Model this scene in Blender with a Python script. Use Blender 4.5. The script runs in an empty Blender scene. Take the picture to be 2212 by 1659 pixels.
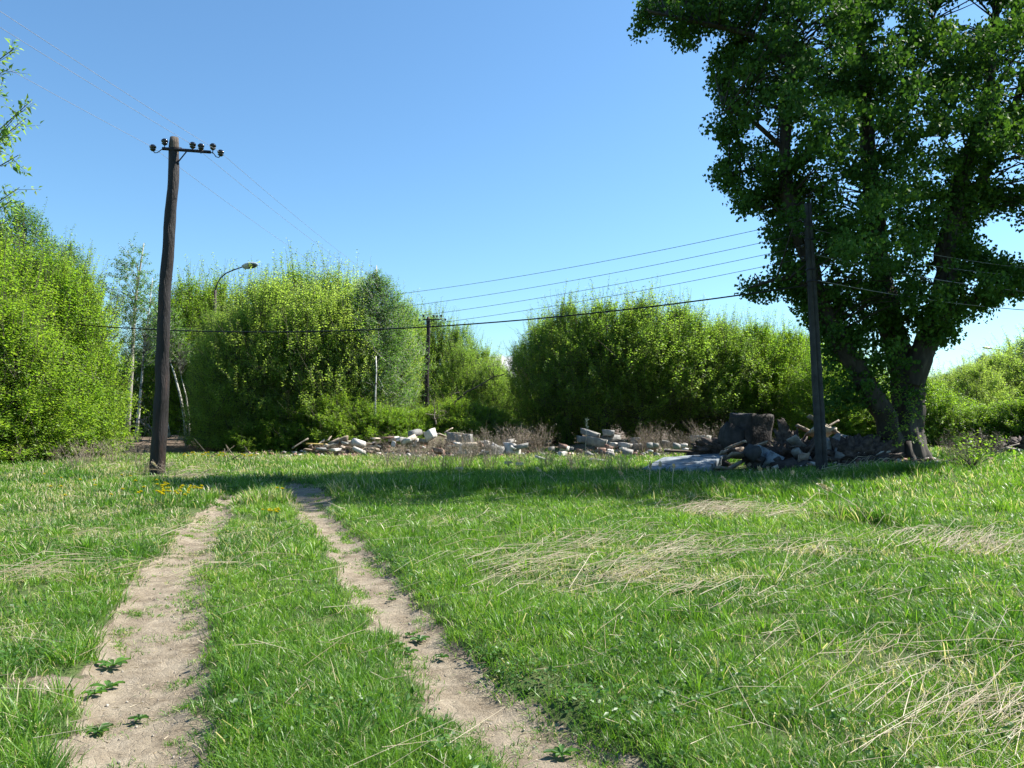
import bpy, math, random
import numpy as np
from mathutils import Vector, noise as mnoise
R = math.radians
sc = bpy.context.scene
col = sc.collection

# ------------------------------------------------------------------ camera, light, exposure
EYE, F, PITCH = 1.55, 1671.0, math.atan(65.5/1671.0)     # F and pixels below are for a 2212 px wide picture
cam = bpy.data.cameras.new("camera"); camo = bpy.data.objects.new("camera", cam); col.objects.link(camo)
camo.location = (0, 0, EYE); camo.rotation_euler = (R(90)+PITCH, 0, 0)
cam.sensor_width = 36; cam.lens = 36*F/2212.0; cam.clip_end = 3000; cam.clip_start = .05
sc.camera = camo
SUN_AZ, SUN_EL = R(69), R(47)                            # azimuth to the right of the view direction (+Y)
w = bpy.data.worlds.new("World"); sc.world = w; w.use_nodes = True
nt = w.node_tree; nd = nt.nodes; lk = nt.links
bg = nd["Background"]; bg.inputs[1].default_value = .062
sky = nd.new("ShaderNodeTexSky"); sky.sky_type = 'NISHITA'; sky.sun_disc = False
sky.sun_elevation = SUN_EL; sky.sun_rotation = SUN_AZ; sky.air_density = 1.1; sky.dust_density = .35; sky.ozone_density = 4.0
# small white cumulus low over the horizon
tc = nd.new("ShaderNodeTexCoord"); sp = nd.new("ShaderNodeSeparateXYZ"); lk.new(tc.outputs["Generated"], sp.inputs[0])
def wm(op, a, b=None, c=None):
    n = nd.new("ShaderNodeMath"); n.operation = op
    for i, v in enumerate((a, b, c)):
        if v is None: continue
        if isinstance(v, (int, float)): n.inputs[i].default_value = v
        else: lk.new(v, n.inputs[i])
    return n.outputs[0]
az = wm('ARCTAN2', sp.outputs[0], sp.outputs[1]); el = sp.outputs[2]
cn = nd.new("ShaderNodeTexNoise"); cn.inputs["Scale"].default_value = 26; cn.inputs["Detail"].default_value = 6
lk.new(tc.outputs["Generated"], cn.inputs["Vector"])
dx = wm('DIVIDE', wm('SUBTRACT', az, -.012), .05); dy = wm('DIVIDE', wm('SUBTRACT', el, .045), .034)
rr = wm('ADD', wm('MULTIPLY', dx, dx), wm('MULTIPLY', dy, dy))
cf = wm('SUBTRACT', wm('ADD', 1.0, wm('MULTIPLY', wm('SUBTRACT', cn.outputs[0], .5), 1.6)), rr)
mr = nd.new("ShaderNodeMapRange"); mr.inputs[1].default_value = 0; mr.inputs[2].default_value = .35; lk.new(cf, mr.inputs[0])
mx = nd.new("ShaderNodeMixRGB"); lk.new(mr.outputs[0], mx.inputs[0]); tint = nd.new("ShaderNodeMixRGB"); tint.blend_type = 'MULTIPLY'; tint.inputs[0].default_value = 1; lk.new(sky.outputs[0], tint.inputs[1]); tint.inputs[2].default_value = (.87, 1.13, 1.22, 1)
lk.new(tint.outputs[0], mx.inputs[1])
mx.inputs[2].default_value = (7.5, 7.7, 8.0, 1); lk.new(mx.outputs[0], bg.inputs[0])
sl = bpy.data.lights.new("sun", 'SUN'); sl.energy = 5.0; sl.angle = R(.5); sl.color = (1, .95, .86)
so = bpy.data.objects.new("sun", sl); col.objects.link(so)
sd = Vector((math.sin(SUN_AZ)*math.cos(SUN_EL), math.cos(SUN_AZ)*math.cos(SUN_EL), math.sin(SUN_EL)))
so.rotation_euler = sd.to_track_quat('Z', 'Y').to_euler()
sc.view_settings.view_transform = 'Standard'; sc.view_settings.look = 'None'
sc.view_settings.exposure = 1.42; sc.view_settings.gamma = 1
sc.render.engine = 'CYCLES'
cy = sc.cycles
cy.max_bounces = 8; cy.diffuse_bounces = 6; cy.glossy_bounces = 2; cy.transmission_bounces = 8; cy.transparent_max_bounces = 4
cy.use_adaptive_sampling = True; cy.adaptive_threshold = .02; cy.caustics_reflective = False; cy.caustics_refractive = False

# ------------------------------------------------------------------ helpers
rng = np.random.default_rng(7)
def nrm(v): return v/np.maximum(np.linalg.norm(v, axis=-1, keepdims=True), 1e-9)
def ray(X, Y):
    u = (X-1106.0)/F; v = (829.5-Y)/F
    return np.array([u, math.cos(PITCH)-v*math.sin(PITCH), math.sin(PITCH)+v*math.cos(PITCH)])
def pt(X, Y, D):
    d = ray(X, Y); return np.array([0, 0, EYE])+d*(D/d[1])
def flat(X, Y):
    d = ray(X, Y); t = -EYE/d[2]; return d[0]*t, d[1]*t
def _h(ix, iy, s):
    n = (ix*374761393+iy*668265263+s*1442695041) & 0x7fffffff
    n = ((n ^ (n >> 13))*1274126177) & 0x7fffffff
    return ((n ^ (n >> 16)) & 0xffff)/65535.0
def vn(x, y, s=0):
    x = np.asarray(x, float); y = np.asarray(y, float)
    ix = np.floor(x).astype(np.int64); iy = np.floor(y).astype(np.int64); fx = x-ix; fy = y-iy
    fx = fx*fx*(3-2*fx); fy = fy*fy*(3-2*fy)
    return ((_h(ix, iy, s)*(1-fx)+_h(ix+1, iy, s)*fx)*(1-fy)+(_h(ix, iy+1, s)*(1-fx)+_h(ix+1, iy+1, s)*fx)*fy)
def fbm(x, y, s=0, o=4):
    a, t, n = .5, 0, 0
    for k in range(o):
        t = t+a*vn(x*2**k, y*2**k, s+k); n += a; a *= .5
    return t/n
def ss(a, b, x):
    t = np.clip((x-a)/(b-a), 0, 1); return t*t*(3-2*t)

class MB:
    def __init__(s): s.V = []; s.F = []; s.n = 0; s.A = []
    def add(s, V, Fs, a=None):
        V = np.asarray(V, float).reshape(-1, 3); s.V.append(V)
        if not isinstance(Fs, list): Fs = [Fs]
        for f in Fs: s.F.append(np.asarray(f, np.int64)+s.n)
        s.A.append(np.full(len(V), .5) if a is None else np.broadcast_to(np.asarray(a, float), (len(V),)))
        s.n += len(V)
    def box(s, c, size, rot=(0, 0, 0), jit=0, a=None):
        V = np.array([[x, y, z] for x in (-.5, .5) for y in (-.5, .5) for z in (-.5, .5)])*np.array(size)
        if jit: V = V+rng.normal(0, jit, V.shape)
        V = V@rotm(rot).T+np.array(c)
        s.add(V, np.array([[0, 1, 3, 2], [4, 6, 7, 5], [0, 4, 5, 1], [2, 3, 7, 6], [0, 2, 6, 4], [1, 5, 7, 3]]), a)
    def tube(s, P, r, n=8, a=None, cap=True):
        P = np.asarray(P, float); k = len(P); r = np.broadcast_to(np.asarray(r, float), (k,))
        T = nrm(np.gradient(P, axis=0)); ref = np.array([1., 0, 0]) if abs(T[0][0]) < .8 else np.array([0, 1., 0])
        an = np.arange(n)*2*math.pi/n; V = []
        for i in range(k):
            u = ref-T[i]*np.dot(ref, T[i]); u /= np.linalg.norm(u); v = np.cross(T[i], u); ref = u
            V.append(P[i]+r[i]*(np.cos(an)[:, None]*u+np.sin(an)[:, None]*v))
        V = np.concatenate(V); i = np.arange(k-1)[:, None]*n; j = np.arange(n)[None]; j2 = (j+1) % n
        Q = np.stack([i+j, i+j2, i+n+j2, i+n+j], -1).reshape(-1, 4); Fs = [Q]
        if cap: Fs += [np.arange(n)[::-1][None], (np.arange(n)+(k-1)*n)[None]]
        s.add(V, Fs, a)
    def sticks(s, A, B, ra, rb, a=None):      # many straight three-sided sticks
        A = np.asarray(A, float); B = np.asarray(B, float); N = len(A); T = nrm(B-A)
        ref = np.where(np.abs(T[:, 2:3]) > .8, np.array([[1., 0, 0]]), np.array([[0, 0, 1.]]))
        u = nrm(np.cross(T, ref)); v = np.cross(T, u); V = np.empty((N, 6, 3))
        ra = np.broadcast_to(ra, (N,))[:, None]; rb = np.broadcast_to(rb, (N,))[:, None]
        for q in range(3):
            o = math.cos(q*2.0944)*u+math.sin(q*2.0944)*v
            V[:, q] = A+o*ra; V[:, 3+q] = B+o*rb
        f = np.array([[0, 1, 4, 3], [1, 2, 5, 4], [2, 0, 3, 5]])
        s.add(V.reshape(-1, 3), (np.arange(N)[:, None, None]*6+f).reshape(-1, 4), None if a is None else np.repeat(np.broadcast_to(a, (N,)), 6))
    def leaves(s, P, Dn, Nn, L, W, a, fold=.25):    # kite-shaped folded leaves
        N = len(P); Dn = nrm(Dn); S = nrm(np.cross(Dn, Nn)); U = np.cross(S, Dn)
        L = np.broadcast_to(L, (N,))[:, None]; W = np.broadcast_to(W, (N,))[:, None]
        V = np.empty((N, 4, 3)); V[:, 0] = P; m = P+Dn*L*.42+U*W*fold
        V[:, 1] = m+S*W*.5; V[:, 2] = P+Dn*L-U*W*.15; V[:, 3] = m-S*W*.5
        f = np.array([[0, 1, 2], [0, 2, 3]])
        s.add(V.reshape(-1, 3), (np.arange(N)[:, None, None]*4+f).reshape(-1, 3), np.repeat(np.broadcast_to(a, (N,)), 4))
    def mesh(s, name, origin=None, smooth=False):
        V = np.concatenate(s.V); A = np.concatenate(s.A)
        if origin is not None: V = V-np.asarray(origin)
        me = bpy.data.meshes.new(name)
        lens = np.concatenate([np.full(len(f), f.shape[1]) for f in s.F]); idx = np.concatenate([f.ravel() for f in s.F])
        me.vertices.add(len(V)); me.vertices.foreach_set("co", V.astype(np.float32).ravel())
        me.loops.add(len(idx)); me.loops.foreach_set("vertex_index", idx.astype(np.int32))
        me.polygons.add(len(lens)); st = np.concatenate([[0], np.cumsum(lens)[:-1]])
        me.polygons.foreach_set("loop_start", st.astype(np.int32))
        if smooth: me.polygons.foreach_set("use_smooth", np.ones(len(lens), bool))
        at = me.attributes.new("var", 'FLOAT', 'POINT'); at.data.foreach_set("value", A.astype(np.float32))
        me.update(calc_edges=True); return me
    def build(s, name, mat, parent=None, origin=None, smooth=False):
        if parent is not None and origin is None: origin = np.array(parent.get('_o', (0, 0, 0)))
        me = s.mesh(name, origin, smooth)
        if mat: me.materials.append(mat)
        o = bpy.data.objects.new(name, me); col.objects.link(o)
        if parent is not None: o.parent = parent
        elif origin is not None: o.location = tuple(origin)
        return o
def rotm(r):
    cx, sx, cy_, sy, cz, sz = math.cos(r[0]), math.sin(r[0]), math.cos(r[1]), math.sin(r[1]), math.cos(r[2]), math.sin(r[2])
    return np.array([[cz, -sz, 0], [sz, cz, 0], [0, 0, 1]])@np.array([[cy_, 0, sy], [0, 1, 0], [-sy, 0, cy_]])@np.array([[1, 0, 0], [0, cx, -sx], [0, sx, cx]])
def tag(o, label=None, cat=None, group=None, kind=None):
    if label: o['label'] = label
    if cat: o['category'] = cat
    if group: o['group'] = group
    if kind: o['kind'] = kind
    return o
EMP = []
def thing(name, label, cat, loc, group=None):
    o = bpy.data.objects.new(name, None); col.objects.link(o); o.location = tuple(loc); o['_o'] = [float(v) for v in loc]
    o.empty_display_size = .2; EMP.append(o); return tag(o, label, cat, group)
def dup(root, loc, rz=0, sx=1, sz=1, label=None, group=None, mats=None):
    r = root.copy(); col.objects.link(r); r.location = tuple(loc); r.rotation_euler = (0, 0, rz); r.scale = (sx, sx, sz)
    if label: r['label'] = label
    if group: r['group'] = group
    for ch in root.children:
        c = ch.copy(); col.objects.link(c); c.parent = r
        if mats and ch.name.split('.')[0] in mats:
            c.material_slots[0].link = 'OBJECT'; c.material_slots[0].material = mats[ch.name.split('.')[0]]
        for g in ch.children:
            d = g.copy(); col.objects.link(d); d.parent = c
    return r

# ------------------------------------------------------------------ materials
ALB = .77
def mat(name): 
    m = bpy.data.materials.new(name); m.use_nodes = True; return m, m.node_tree.nodes, m.node_tree.links
def ramp(N, fac, L, stops):
    r = N.new("ShaderNodeValToRGB"); L.new(fac, r.inputs[0]); e = r.color_ramp.elements
    while len(e) < len(stops): e.new(.5)
    for i, (p, c) in enumerate(stops): e[i].position = p; e[i].color = (*[v*ALB for v in c], 1)
    return r.outputs[0]
def leaf_mat(name, c0, c1, c2, trans=.42, tcol=1.35, rough=.45, spec=.35, bark=None):
    m, N, L = mat(name); b = N["Principled BSDF"]
    at = N.new("ShaderNodeAttribute"); at.attribute_name = "var"
    oi = N.new("ShaderNodeObjectInfo")
    ad = N.new("ShaderNodeMath"); ad.operation = 'MULTIPLY_ADD'; L.new(oi.outputs["Random"], ad.inputs[0]); ad.inputs[1].default_value = .22; L.new(at.outputs["Fac"], ad.inputs[2])
    sb = N.new("ShaderNodeMath"); sb.operation = 'SUBTRACT'; L.new(ad.outputs[0], sb.inputs[0]); sb.inputs[1].default_value = .11
    c = ramp(N, sb.outputs[0], L, [(0, c0), (.5, c1), (1, c2)])
    L.new(c, b.inputs["Base Color"]); b.inputs["Roughness"].default_value = rough; b.inputs["Specular IOR Level"].default_value = spec
    t = N.new("ShaderNodeBsdfTranslucent"); g = N.new("ShaderNodeMixRGB"); g.blend_type = 'MULTIPLY'; g.inputs[0].default_value = 1
    L.new(c, g.inputs[1]); g.inputs[2].default_value = (tcol*1.15, tcol*1.2, tcol*.55, 1); L.new(g.outputs[0], t.inputs[0])
    mx = N.new("ShaderNodeMixShader"); mx.inputs[0].default_value = trans
    L.new(b.outputs[0], mx.inputs[1]); L.new(t.outputs[0], mx.inputs[2]); L.new(mx.outputs[0], N["Material Output"].inputs[0])
    return m
def surf(name, stops, scale=6, rough=.85, bump=.3, bscale=30, stretch=(1, 1, 1), spec=.3, detail=6, metal=0):
    m, N, L = mat(name); b = N["Principled BSDF"]
    tc = N.new("ShaderNodeTexCoord"); mp = N.new("ShaderNodeMapping"); mp.inputs["Scale"].default_value = stretch
    L.new(tc.outputs["Object"], mp.inputs[0])
    n = N.new("ShaderNodeTexNoise"); n.inputs["Scale"].default_value = scale; n.inputs["Detail"].default_value = detail; n.inputs["Roughness"].default_value = .65
    L.new(mp.outputs[0], n.inputs["Vector"]); L.new(ramp(N, n.outputs[0], L, stops), b.inputs["Base Color"])
    n2 = N.new("ShaderNodeTexNoise"); n2.inputs["Scale"].default_value = bscale; n2.inputs["Detail"].default_value = 5; L.new(mp.outputs[0], n2.inputs["Vector"])
    bp = N.new("ShaderNodeBump"); bp.inputs["Strength"].default_value = bump; bp.inputs["Distance"].default_value = .03
    L.new(n2.outputs[0], bp.inputs["Height"]); L.new(bp.outputs[0], b.inputs["Normal"])
    b.inputs["Roughness"].default_value = rough; b.inputs["Specular IOR Level"].default_value = spec; b.inputs["Metallic"].default_value = metal
    return m
M = {}
M['maple'] = leaf_mat('maple_leaf', (.10, .21, .04), (.205, .335, .065), (.34, .44, .11), .6)
M['maple_fresh'] = leaf_mat('maple_leaf_fresh', (.10, .215, .026), (.205, .345, .042), (.33, .44, .07), .58)
M['maple_pale'] = leaf_mat('maple_leaf_pale', (.17, .28, .07), (.3, .42, .11), (.42, .52, .17), .66)
M['poplar'] = leaf_mat('poplar_leaf', (.028, .072, .016), (.055, .13, .024), (.12, .22, .035), .3, rough=.65, spec=.12)
M['birch'] = leaf_mat('birch_leaf', (.07, .17, .04), (.125, .25, .06), (.2, .33, .09), .5)
M['dark_tree'] = leaf_mat('dark_leaf', (.045, .12, .03), (.08, .17, .04), (.13, .23, .055), .4)
M['bark'] = surf('grey_brown_bark', [(.3, (.05, .04, .03)), (.6, (.12, .1, .08)), (.8, (.2, .17, .14))], 5, bump=.8, bscale=14, stretch=(1, 1, .25))
M['poplar_bark'] = surf('poplar_bark', [(.3, (.025, .02, .017)), (.55, (.065, .055, .045)), (.8, (.13, .115, .095))], 4, bump=1, bscale=9, stretch=(1, 1, .2))
M['twig'] = surf('twig_bark', [(.3, (.07, .055, .04)), (.7, (.16, .13, .10))], 8)
M['dead'] = surf('dead_wood', [(.3, (.16, .13, .10)), (.7, (.36, .31, .25))], 8, stretch=(1, 1, .3))
M['creosote'] = surf('tarred_wood', [(.32, (.006, .005, .005)), (.54, (.018, .011, .01)), (.68, (.055, .022, .014)), (.82, (.09, .05, .036))], 2.2, rough=.62, bump=1, bscale=16, stretch=(3, 3, .35), spec=.4)
M['pole_top'] = surf('weathered_pole_top', [(.3, (.05, .038, .03)), (.6, (.15, .12, .095)), (.8, (.24, .2, .165))], 3, rough=.8, bump=1, bscale=16, stretch=(4, 4, .4))
M['iron'] = surf('dark_iron', [(.3, (.015, .014, .02)), (.7, (.035, .03, .04))], 10, rough=.5, bump=.2)
M['ceramic'] = surf('black_glazed_ceramic', [(.3, (.008, .006, .008)), (.7, (.02, .014, .014))], 5, rough=.08, bump=0, spec=.7)
M['wire'] = surf('aluminium_wire', [(.3, (.24, .24, .25)), (.7, (.34, .34, .35))], 5, rough=.5, bump=0, metal=.2)
M['wire_dark'] = surf('dark_wire', [(.3, (.05, .05, .055)), (.7, (.09, .09, .09))], 5, rough=.5, bump=0)
M['cable'] = surf('black_rubber_cable', [(.3, (.006, .006, .007)), (.7, (.012, .012, .013))], 5, rough=.5, bump=0)
M['concrete'] = surf('weathered_concrete', [(.3, (.16, .155, .15)), (.5, (.27, .265, .25)), (.72, (.4, .39, .37))], 3, bump=.5, bscale=18)
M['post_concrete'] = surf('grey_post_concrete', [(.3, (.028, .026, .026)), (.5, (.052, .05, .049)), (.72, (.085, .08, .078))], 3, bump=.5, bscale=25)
M['plaster'] = surf('white_plaster_block', [(.3, (.3, .27, .24)), (.45, (.55, .52, .48)), (.7, (.74, .72, .69))], 2.6, bump=.5, bscale=12)
M['slab'] = surf('painted_slab', [(.36, (.07, .08, .085)), (.46, (.22, .26, .29)), (.7, (.36, .4, .43))], 3.2, bump=.35, bscale=16)
M['brick'] = surf('brick_rubble', [(.3, (.16, .08, .06)), (.5, (.3, .17, .13)), (.7, (.45, .36, .3))], 6, bump=.5)
M['plank'] = surf('weathered_plank', [(.3, (.18, .13, .10)), (.5, (.34, .27, .21)), (.75, (.5, .43, .35))], 3, bump=.4, bscale=10, stretch=(.4, 4, 4))
M['plank_pale'] = surf('pale_painted_plank', [(.3, (.38, .31, .23)), (.5, (.58, .5, .4)), (.75, (.68, .63, .54))], 3, bump=.3, stretch=(.4, 4, 4))
M['plank_dark'] = surf('dark_beam', [(.3, (.05, .035, .028)), (.5, (.11, .08, .065)), (.75, (.2, .16, .13))], 3, bump=.4, stretch=(.4, 4, 4))
M['yellow'] = surf('yellow_lath', [(.3, (.5, .36, .1)), (.7, (.62, .48, .16))], 4)
M['lamp'] = surf('lamp_housing', [(.3, (.6, .63, .66)), (.7, (.7, .72, .75))], 4, rough=.35, bump=0)
M['lens'] = surf('lamp_lens', [(.3, (.06, .07, .09)), (.7, (.12, .13, .16))], 6, rough=.15, bump=0, spec=.6)
M['dandelion'] = leaf_mat('dandelion_petal', (.62, .5, .01), (.7, .6, .015), (.75, .66, .03), .15, 1, .6, .1)
M['herb'] = leaf_mat('herb_leaf', (.035, .1, .015), (.065, .17, .022), (.11, .24, .035), .3)
M['straw'] = leaf_mat('straw', (.42, .33, .2), (.66, .55, .37), (.85, .75, .56), .2, .9)
M['deadweed'] = leaf_mat('dead_weed', (.17, .13, .095), (.31, .25, .185), (.42, .35, .27), .12, .9)
# birch bark: white with dark bands
m, N, L = mat('birch_bark'); b = N["Principled BSDF"]; tcn = N.new("ShaderNodeTexCoord"); mp = N.new("ShaderNodeMapping"); mp.inputs["Scale"].default_value = (2, 2, 7)
L.new(tcn.outputs["Object"], mp.inputs[0]); n = N.new("ShaderNodeTexNoise"); n.inputs["Scale"].default_value = 1.3; n.inputs["Detail"].default_value = 5; L.new(mp.outputs[0], n.inputs["Vector"])
L.new(ramp(N, n.outputs[0], L, [(.36, (.05, .045, .04)), (.46, (.5, .48, .44)), (.7, (.72, .7, .66))]), b.inputs["Base Color"]); b.inputs["Roughness"].default_value = .7
M['birch_bark'] = m
# grass: 'var' 0..1 greens, above 1 dry straw
m, N, L = mat('grass_blade'); b = N["Principled BSDF"]; at = N.new("ShaderNodeAttribute"); at.attribute_name = "var"
hf = N.new("ShaderNodeMath"); hf.operation = 'MULTIPLY'; hf.inputs[1].default_value = .5; L.new(at.outputs["Fac"], hf.inputs[0])
c = ramp(N, hf.outputs[0], L, [(0, (.045, .125, .018)), (.17, (.10, .24, .026)), (.32, (.195, .365, .036)), (.48, (.29, .43, .055)), (.56, (.5, .46, .24)), (1, (.78, .68, .5))])
L.new(c, b.inputs["Base Color"]); b.inputs["Roughness"].default_value = .42; b.inputs["Specular IOR Level"].default_value = .4
t = N.new("ShaderNodeBsdfTranslucent"); g = N.new("ShaderNodeMixRGB"); g.blend_type = 'MULTIPLY'; g.inputs[0].default_value = 1; L.new(c, g.inputs[1]); g.inputs[2].default_value = (1.35, 1.4, .8, 1)
L.new(g.outputs[0], t.inputs[0]); mxs = N.new("ShaderNodeMixShader"); mxs.inputs[0].default_value = .45
L.new(b.outputs[0], mxs.inputs[1]); L.new(t.outputs[0], mxs.inputs[2]); L.new(mxs.outputs[0], N["Material Output"].inputs[0]); M['grass'] = m
# soil
def soil(name, stops, scale, bump, attr=False, stops2=None):
    m, N, L = mat(name); b = N["Principled BSDF"]; tcn = N.new("ShaderNodeTexCoord")
    n = N.new("ShaderNodeTexNoise"); n.inputs["Scale"].default_value = scale; n.inputs["Detail"].default_value = 9; n.inputs["Roughness"].default_value = .7
    L.new(tcn.outputs["Object"], n.inputs["Vector"]); c = ramp(N, n.outputs[0], L, stops)
    if attr:
        at = N.new("ShaderNodeAttribute"); at.attribute_name = "var"
        c2 = ramp(N, n.outputs[0], L, stops2); q = N.new("ShaderNodeMixRGB"); L.new(at.outputs["Fac"], q.inputs[0]); L.new(c, q.inputs[1]); L.new(c2, q.inputs[2]); c = q.outputs[0]
    L.new(c, b.inputs["Base Color"]); b.inputs["Roughness"].default_value = .95; b.inputs["Specular IOR Level"].default_value = .15
    n2 = N.new("ShaderNodeTexNoise"); n2.inputs["Scale"].default_value = 22; n2.inputs["Detail"].default_value = 8; n2.inputs["Roughness"].default_value = .75; L.new(tcn.outputs["Object"], n2.inputs["Vector"])
    v = N.new("ShaderNodeTexVoronoi"); v.feature = 'DISTANCE_TO_EDGE'; v.inputs["Scale"].default_value = 13; L.new(tcn.outputs["Object"], v.inputs["Vector"])
    vr = N.new("ShaderNodeMapRange"); vr.inputs[2].default_value = .05; L.new(v.outputs["Distance"], vr.inputs[0])
    a2 = N.new("ShaderNodeMath"); a2.operation = 'MULTIPLY_ADD'; L.new(vr.outputs[0], a2.inputs[0]); a2.inputs[1].default_value = .12; L.new(n2.outputs[0], a2.inputs[2])
    bp = N.new("ShaderNodeBump"); bp.inputs["Strength"].default_value = bump; bp.inputs["Distance"].default_value = .04
    L.new(a2.outputs[0], bp.inputs["Height"]); L.new(bp.outputs[0], b.inputs["Normal"]); return m
M['dirt'] = soil('packed_dirt', [(.25, (.14, .105, .072)), (.42, (.26, .212, .152)), (.55, (.345, .29, .215)), (.75, (.43, .37, .285))], 4.5, .8)
M['ground'] = soil('grassland_soil', [(.25, (.045, .07, .02)), (.5, (.08, .12, .035)), (.75, (.14, .16, .06))], 3, .6, True, [(.25, (.09, .065, .048)), (.5, (.17, .13, .10)), (.75, (.27, .22, .17))])

# ------------------------------------------------------------------ ground shape
LT = [(1760, 110, 500), (1659, 130, 455), (1560, 165, 432), (1500, 180, 432), (1400, 222, 430), (1300, 275, 432), (1250, 303, 438), (1200, 345, 447), (1150, 400, 466), (1110, 432, 482), (1085, 470, 500), (1062, 500, 530)]
RT = [(1760, 1070, 1500), (1659, 1020, 1375), (1600, 985, 1285), (1560, 955, 1215), (1500, 915, 1130), (1450, 880, 1050), (1400, 845, 990), (1350, 812, 935), (1300, 778, 890), (1250, 752, 848), (1200, 728, 800), (1150, 692, 748), (1110, 655, 704), (1080, 636, 700), (1060, 612, 684), (1042, 585, 650)]
def edges(T):
    q = []
    for Y, a, b_ in T:
        xa, d = flat(a, Y); xb, _ = flat(b_, Y); q.append((d, xa, xb))
    q.sort(); return np.array(q)
ELT, ERT = edges(LT), edges(RT)
def tmask(x, y, E, soft=.05):
    xa = np.interp(y, E[:, 0], E[:, 1]); xb = np.interp(y, E[:, 0], E[:, 2])
    n = (fbm(x*2.2, y*2.2, 5)-.5)*.24+(fbm(x*7, y*7, 9)-.5)*.2
    d = np.minimum(x-xa, xb-x)-.005+.010*np.clip(y, 0, 14)+n*.95
    m_ = ss(-soft, soft*1.6, d)
    return m_*ss(E[0, 0]-3, E[0, 0]-1.5, y)*(1-ss(E[-1, 0]-1.6, E[-1, 0]+.9, y+n*9))
def dirtm(x, y):
    m_ = np.maximum(tmask(x, y, ELT), tmask(x, y, ERT))
    # bare side patch left of the left rut
    px, py = flat(170, 1475); d = ((x-px)/.42)**2+((y-py)/.16)**2+(fbm(x*4, y*4, 3)-.5)*2.4
    return np.maximum(m_, 1-ss(.6, 1.2, d))
def rut(x, y):
    return np.maximum(tmask(x, y, ELT, .14), tmask(x, y, ERT, .13))
MOUNDS = [(-19.5, 36.5, 2.2, 1.6, .62), (-16.2, 38, 2.0, 1.6, .6), (-6.4, 31.2, 2.2, .9, .15), (-3.1, 31.8, 1.8, 1.1, .6), (-.9, 31.4, 1.8, .9, .3), (4.3, 33, 2.2, 1.1, .4), (8.0, 31, 1.8, 1.0, .2)]
def gz(x, y, fine=False):
    x = np.asarray(x, float); y = np.asarray(y, float)
    z = (fbm(x*.12+3, y*.12, 11, 3)-.5)*.22*ss(4, 14, np.hypot(x, y))+(fbm(x*.7, y*.7, 12, 3)-.5)*.06
    z = z+.26*ss(5, 11, x)*ss(13, 19, y)*(1-ss(30, 40, y))
    for a, b_, ra, rb, h in MOUNDS: z = z+h*np.exp(-((x-a)/ra)**2-((y-b_)/rb)**2)
    z = z-.06*rut(x, y)
    # little bank along the right rut
    xb = np.interp(y, ERT[:, 0], ERT[:, 2]); z = z+.03*ss(0, .25, x-xb)*(1-ss(.2, 1.5, x-xb))*(1-ss(9, 14, y))
    if fine: z = z+(fbm(x*5, y*5, 21, 4)-.5)*.022+(fbm(x*26, y*26, 25, 3)-.5)*.02*ss(30, 8, y)
    return z
def litter(x, y):
    v = ss(.55, .35, np.abs((x+17.8)/6.5))*ss(32.5, 34, y)
    v = np.maximum(v, ss(29.5, 32.5, y+1.5*(fbm(x*.5, y*.5, 33)-.5)))
    v = np.maximum(v, .8*ss(1.0, .6, np.hypot((x+3.2)/6.5, (y-30.3)/1.9)))
    v = np.maximum(v, .7*ss(1.0, .6, np.hypot((x-5)/4.5, (y-31)/3)))
    v = np.maximum(v, .7*ss(1.0, .5, np.hypot((x-9)/2.9, (y-23.2)/2)))
    return np.clip(v, 0, 1)*ss(.25, .5, fbm(x*1.3, y*1.3, 40)+.12*v)
yy = np.concatenate([np.linspace(-80, 0, 14)[:-1], np.linspace(0, 1.4, 8)[:-1], np.geomspace(1.4, 50, 520), np.geomspace(56, 1500, 30)])
u0 = np.linspace(-1.05, 1.05, 620); uo = np.geomspace(1.1, 60, 24); uu = np.concatenate([-uo[::-1], u0, uo])
GX = uu[None]*(np.maximum(yy, 0)[:, None]+2.2); GY = np.broadcast_to(yy[:, None], GX.shape)
GZ = gz(GX, GY, True)
ni, nj = GX.shape; I = (np.arange(ni-1)[:, None]*nj+np.arange(nj-1)[None])
Q = np.stack([I, I+1, I+nj+1, I+nj], -1).reshape(-1, 4)
DM = dirtm(GX, GY).ravel(); LM = litter(GX, GY).ravel()
Vg = np.stack([GX, GY, GZ], -1).reshape(-1, 3)
fd = DM[Q].mean(1) > .5
for nm, sel, mt, lab in (("ground", ~fd, M['ground'], None), ("dirt_track", fd, M['dirt'], None)):
    q = Q[sel]; us, inv = np.unique(q, return_inverse=True); b_ = MB(); b_.add(Vg[us], inv.reshape(-1, 4), np.maximum(LM, ss(.12, .5, DM))[us])
    o = b_.build(nm, mt, smooth=True); o['kind'] = 'structure'
def gp(X, Y, dz=0):      # pixel -> point on the ground
    d = ray(X, Y); z = 0.0
    for _ in range(25):
        t = (z-EYE)/d[2]
        if t < 0 or t > 200/d[1]: t = 60/d[1]
        z = .5*z+.5*float(gz(d[0]*t, d[1]*t))
    return np.array([d[0]*t, d[1]*t, float(gz(d[0]*t, d[1]*t))+dz])
def at(X, D):
    x = (X-1106)/F*D; return np.array([x, D, float(gz(x, D))])

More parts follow.
